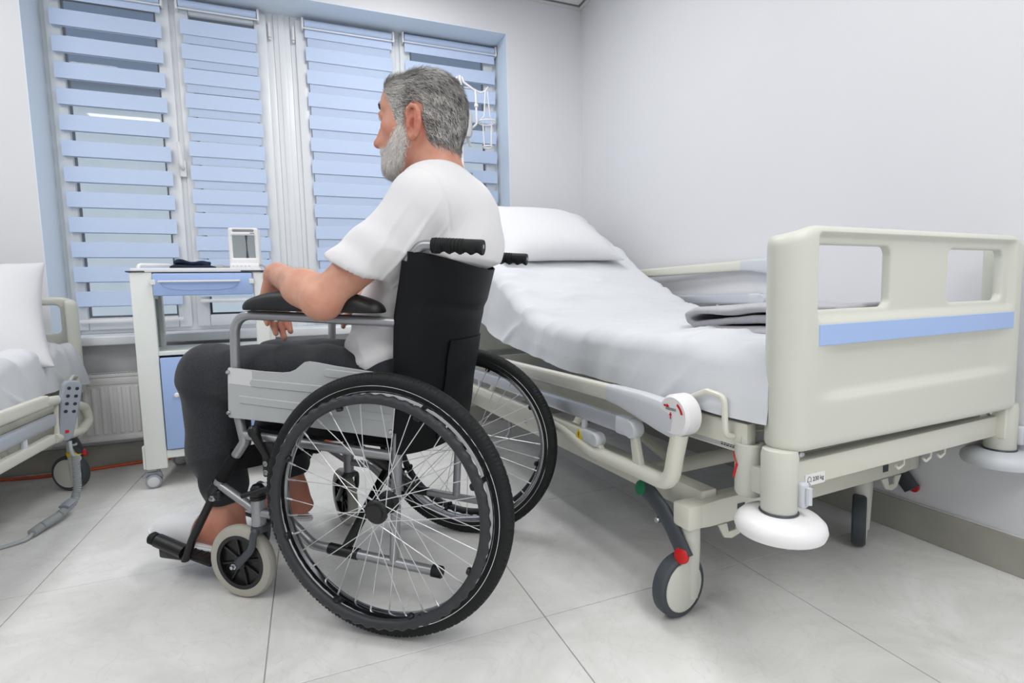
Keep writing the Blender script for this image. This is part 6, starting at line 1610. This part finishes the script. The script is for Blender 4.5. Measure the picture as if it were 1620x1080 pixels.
    for s in (1, -1):
        g = leg_pts(s); kn, an, hp = np.array(g['knee']), np.array(g['ank']), np.array(g['hip'])
        G.cap(hp, kn + np.array((-0.004, 0, 0.0)), 0.094, 0.072, 0.05); G.ell(kn + np.array((-0.002, 0, -0.005)), (0.072, 0.068, 0.072), None, 0.03)
        mid = kn * 0.45 + an * 0.55 + np.array((0.010, 0, 0))
        G.cap(kn + np.array((0.003, 0, -0.04)), mid, 0.072, 0.073, 0.03); G.cap(mid, an + np.array((0.004, 0, 0.055)), 0.073, 0.058, 0.02); G.cap(an + np.array((0, 0, 0.055)), an + np.array((0, 0, 0.0)), 0.056, 0.046, 0.01)
        G.ell(kn * 0.6 + an * 0.4 + np.array((-0.030, 0, 0)), (0.060, 0.060, 0.12), None, 0.04)
    def trousers(P):
        x, y, z = P.T
        d = G.ev(P)
        kx = np.where(y > 0, 0.618, 0.56)
        d = d + 0.0050 * np.sin(46 * (z - 0.9 * (x - kx)) + 1.2) * np.exp(-((z - 0.50) / 0.035) ** 2) * np.clip((kx + 0.03 - x) / 0.05, 0, 1)
        d = d + 0.0040 * np.sin(60 * (z + 0.45 * (x - kx)) + 5 * np.sin(16 * y) + 3 * np.sin(30 * x)) * np.exp(-((z - 0.27) / 0.04) ** 2)
        d = d + 0.0050 * np.sin(48 * (x + 0.8 * np.abs(y)) + 22 * z) * np.exp(-((x - 0.22) / 0.09) ** 2) * (z > 0.5)
        an = np.where(y > 0, 0.0, -0.004)
        return np.maximum(d, 0.212 + an + 0.10 * (0.58 - x) - z)
    GV, GQ = mesh_field(trousers, (-0.12, -0.24, 0.17), (0.80, 0.24, 0.72), 0.0050, 8, 0.012)
    GV = relax(GV, GQ, 2, 0.5); gn = vnormals(GV, GQ)
    r2 = 1 - np.abs(vnoise(GV * [1, .8, 1], 21, 51, 2))
    GV = tuck(GV, 0.012) + gn * (0.0055 * r2 ** 4 + 0.0020 * vnoise(GV, 34, 52, 2) - 0.001)[:, None]
    tr = link('sweatpants', np_mesh('sweatpants', GV, GQ), 'marl_grey', root, None); tr['label'] = 'dark grey marl sweatpants'
    # ------------------------------------------------------------ slippers
    for s in (1, -1):
        g = leg_pts(s); y = g['y']; fx, fz = g['fx'], g['fz']
        sl = empty('slipper', (0, 0, 0)); sl.parent = root; sl['label'] = 'white open-toed slipper'
        out = []
        for a in np.linspace(0, 2 * PI, 40, endpoint=False):
            c, q = math.cos(a), math.sin(a); w = 0.043 + 0.009 * c
            out.append((0.688 + fx + 0.170 * math.copysign(abs(c) ** 0.9, c), y + s * 0.002 + w * math.copysign(abs(q) ** 0.8, q)))
        Ms = Matrix.Translation((0.688, 0, 0.096 + fz)) @ Matrix.Rotation(-0.12, 4, 'Y') @ Matrix.Translation((-0.688, 0, 0))
        bm = nb(); bm_prism(bm, out, -0.014, -0.004, 'z', 0.003, 2, Ms); obj('sole', bm, 'white_plastic', sl)
        out2 = [(0.688 + fx + (a - 0.688 - fx) * 0.95, y + (b - y) * 0.93) for a, b in out]
        bm = nb(); bm_prism(bm, out2, -0.004, 0.0005, 'z', 0.001, 1, Ms); obj('insole', bm, 'white_cloth', sl)
        P = np.zeros((34, 30, 3))
        for i in range(34):
            x = 0.672 + 0.125 * i / 33
            for j in range(30):
                t = PI * j / 29; hx = np.interp(x, (0.672, 0.72, 0.76, 0.797), (0.082, 0.067, 0.055, 0.047)); w = np.interp(x, (0.672, 0.74, 0.797), (0.047, 0.051, 0.050))
                zb = 0.094 + fz + 0.12 * (x - 0.688)
                P[i, j] = (x + fx + 0.010 * math.sin(t) * (1 if i > 16 else -1) * abs(i - 16.5) / 16.5, y + s * 0.002 + w * math.cos(t), zb + hx * math.sin(t) ** 0.75)
        v = cloth_grid('strap', P, 'white_cloth', None, None, -0.004); v.parent = sl
    return root
person = build_person()
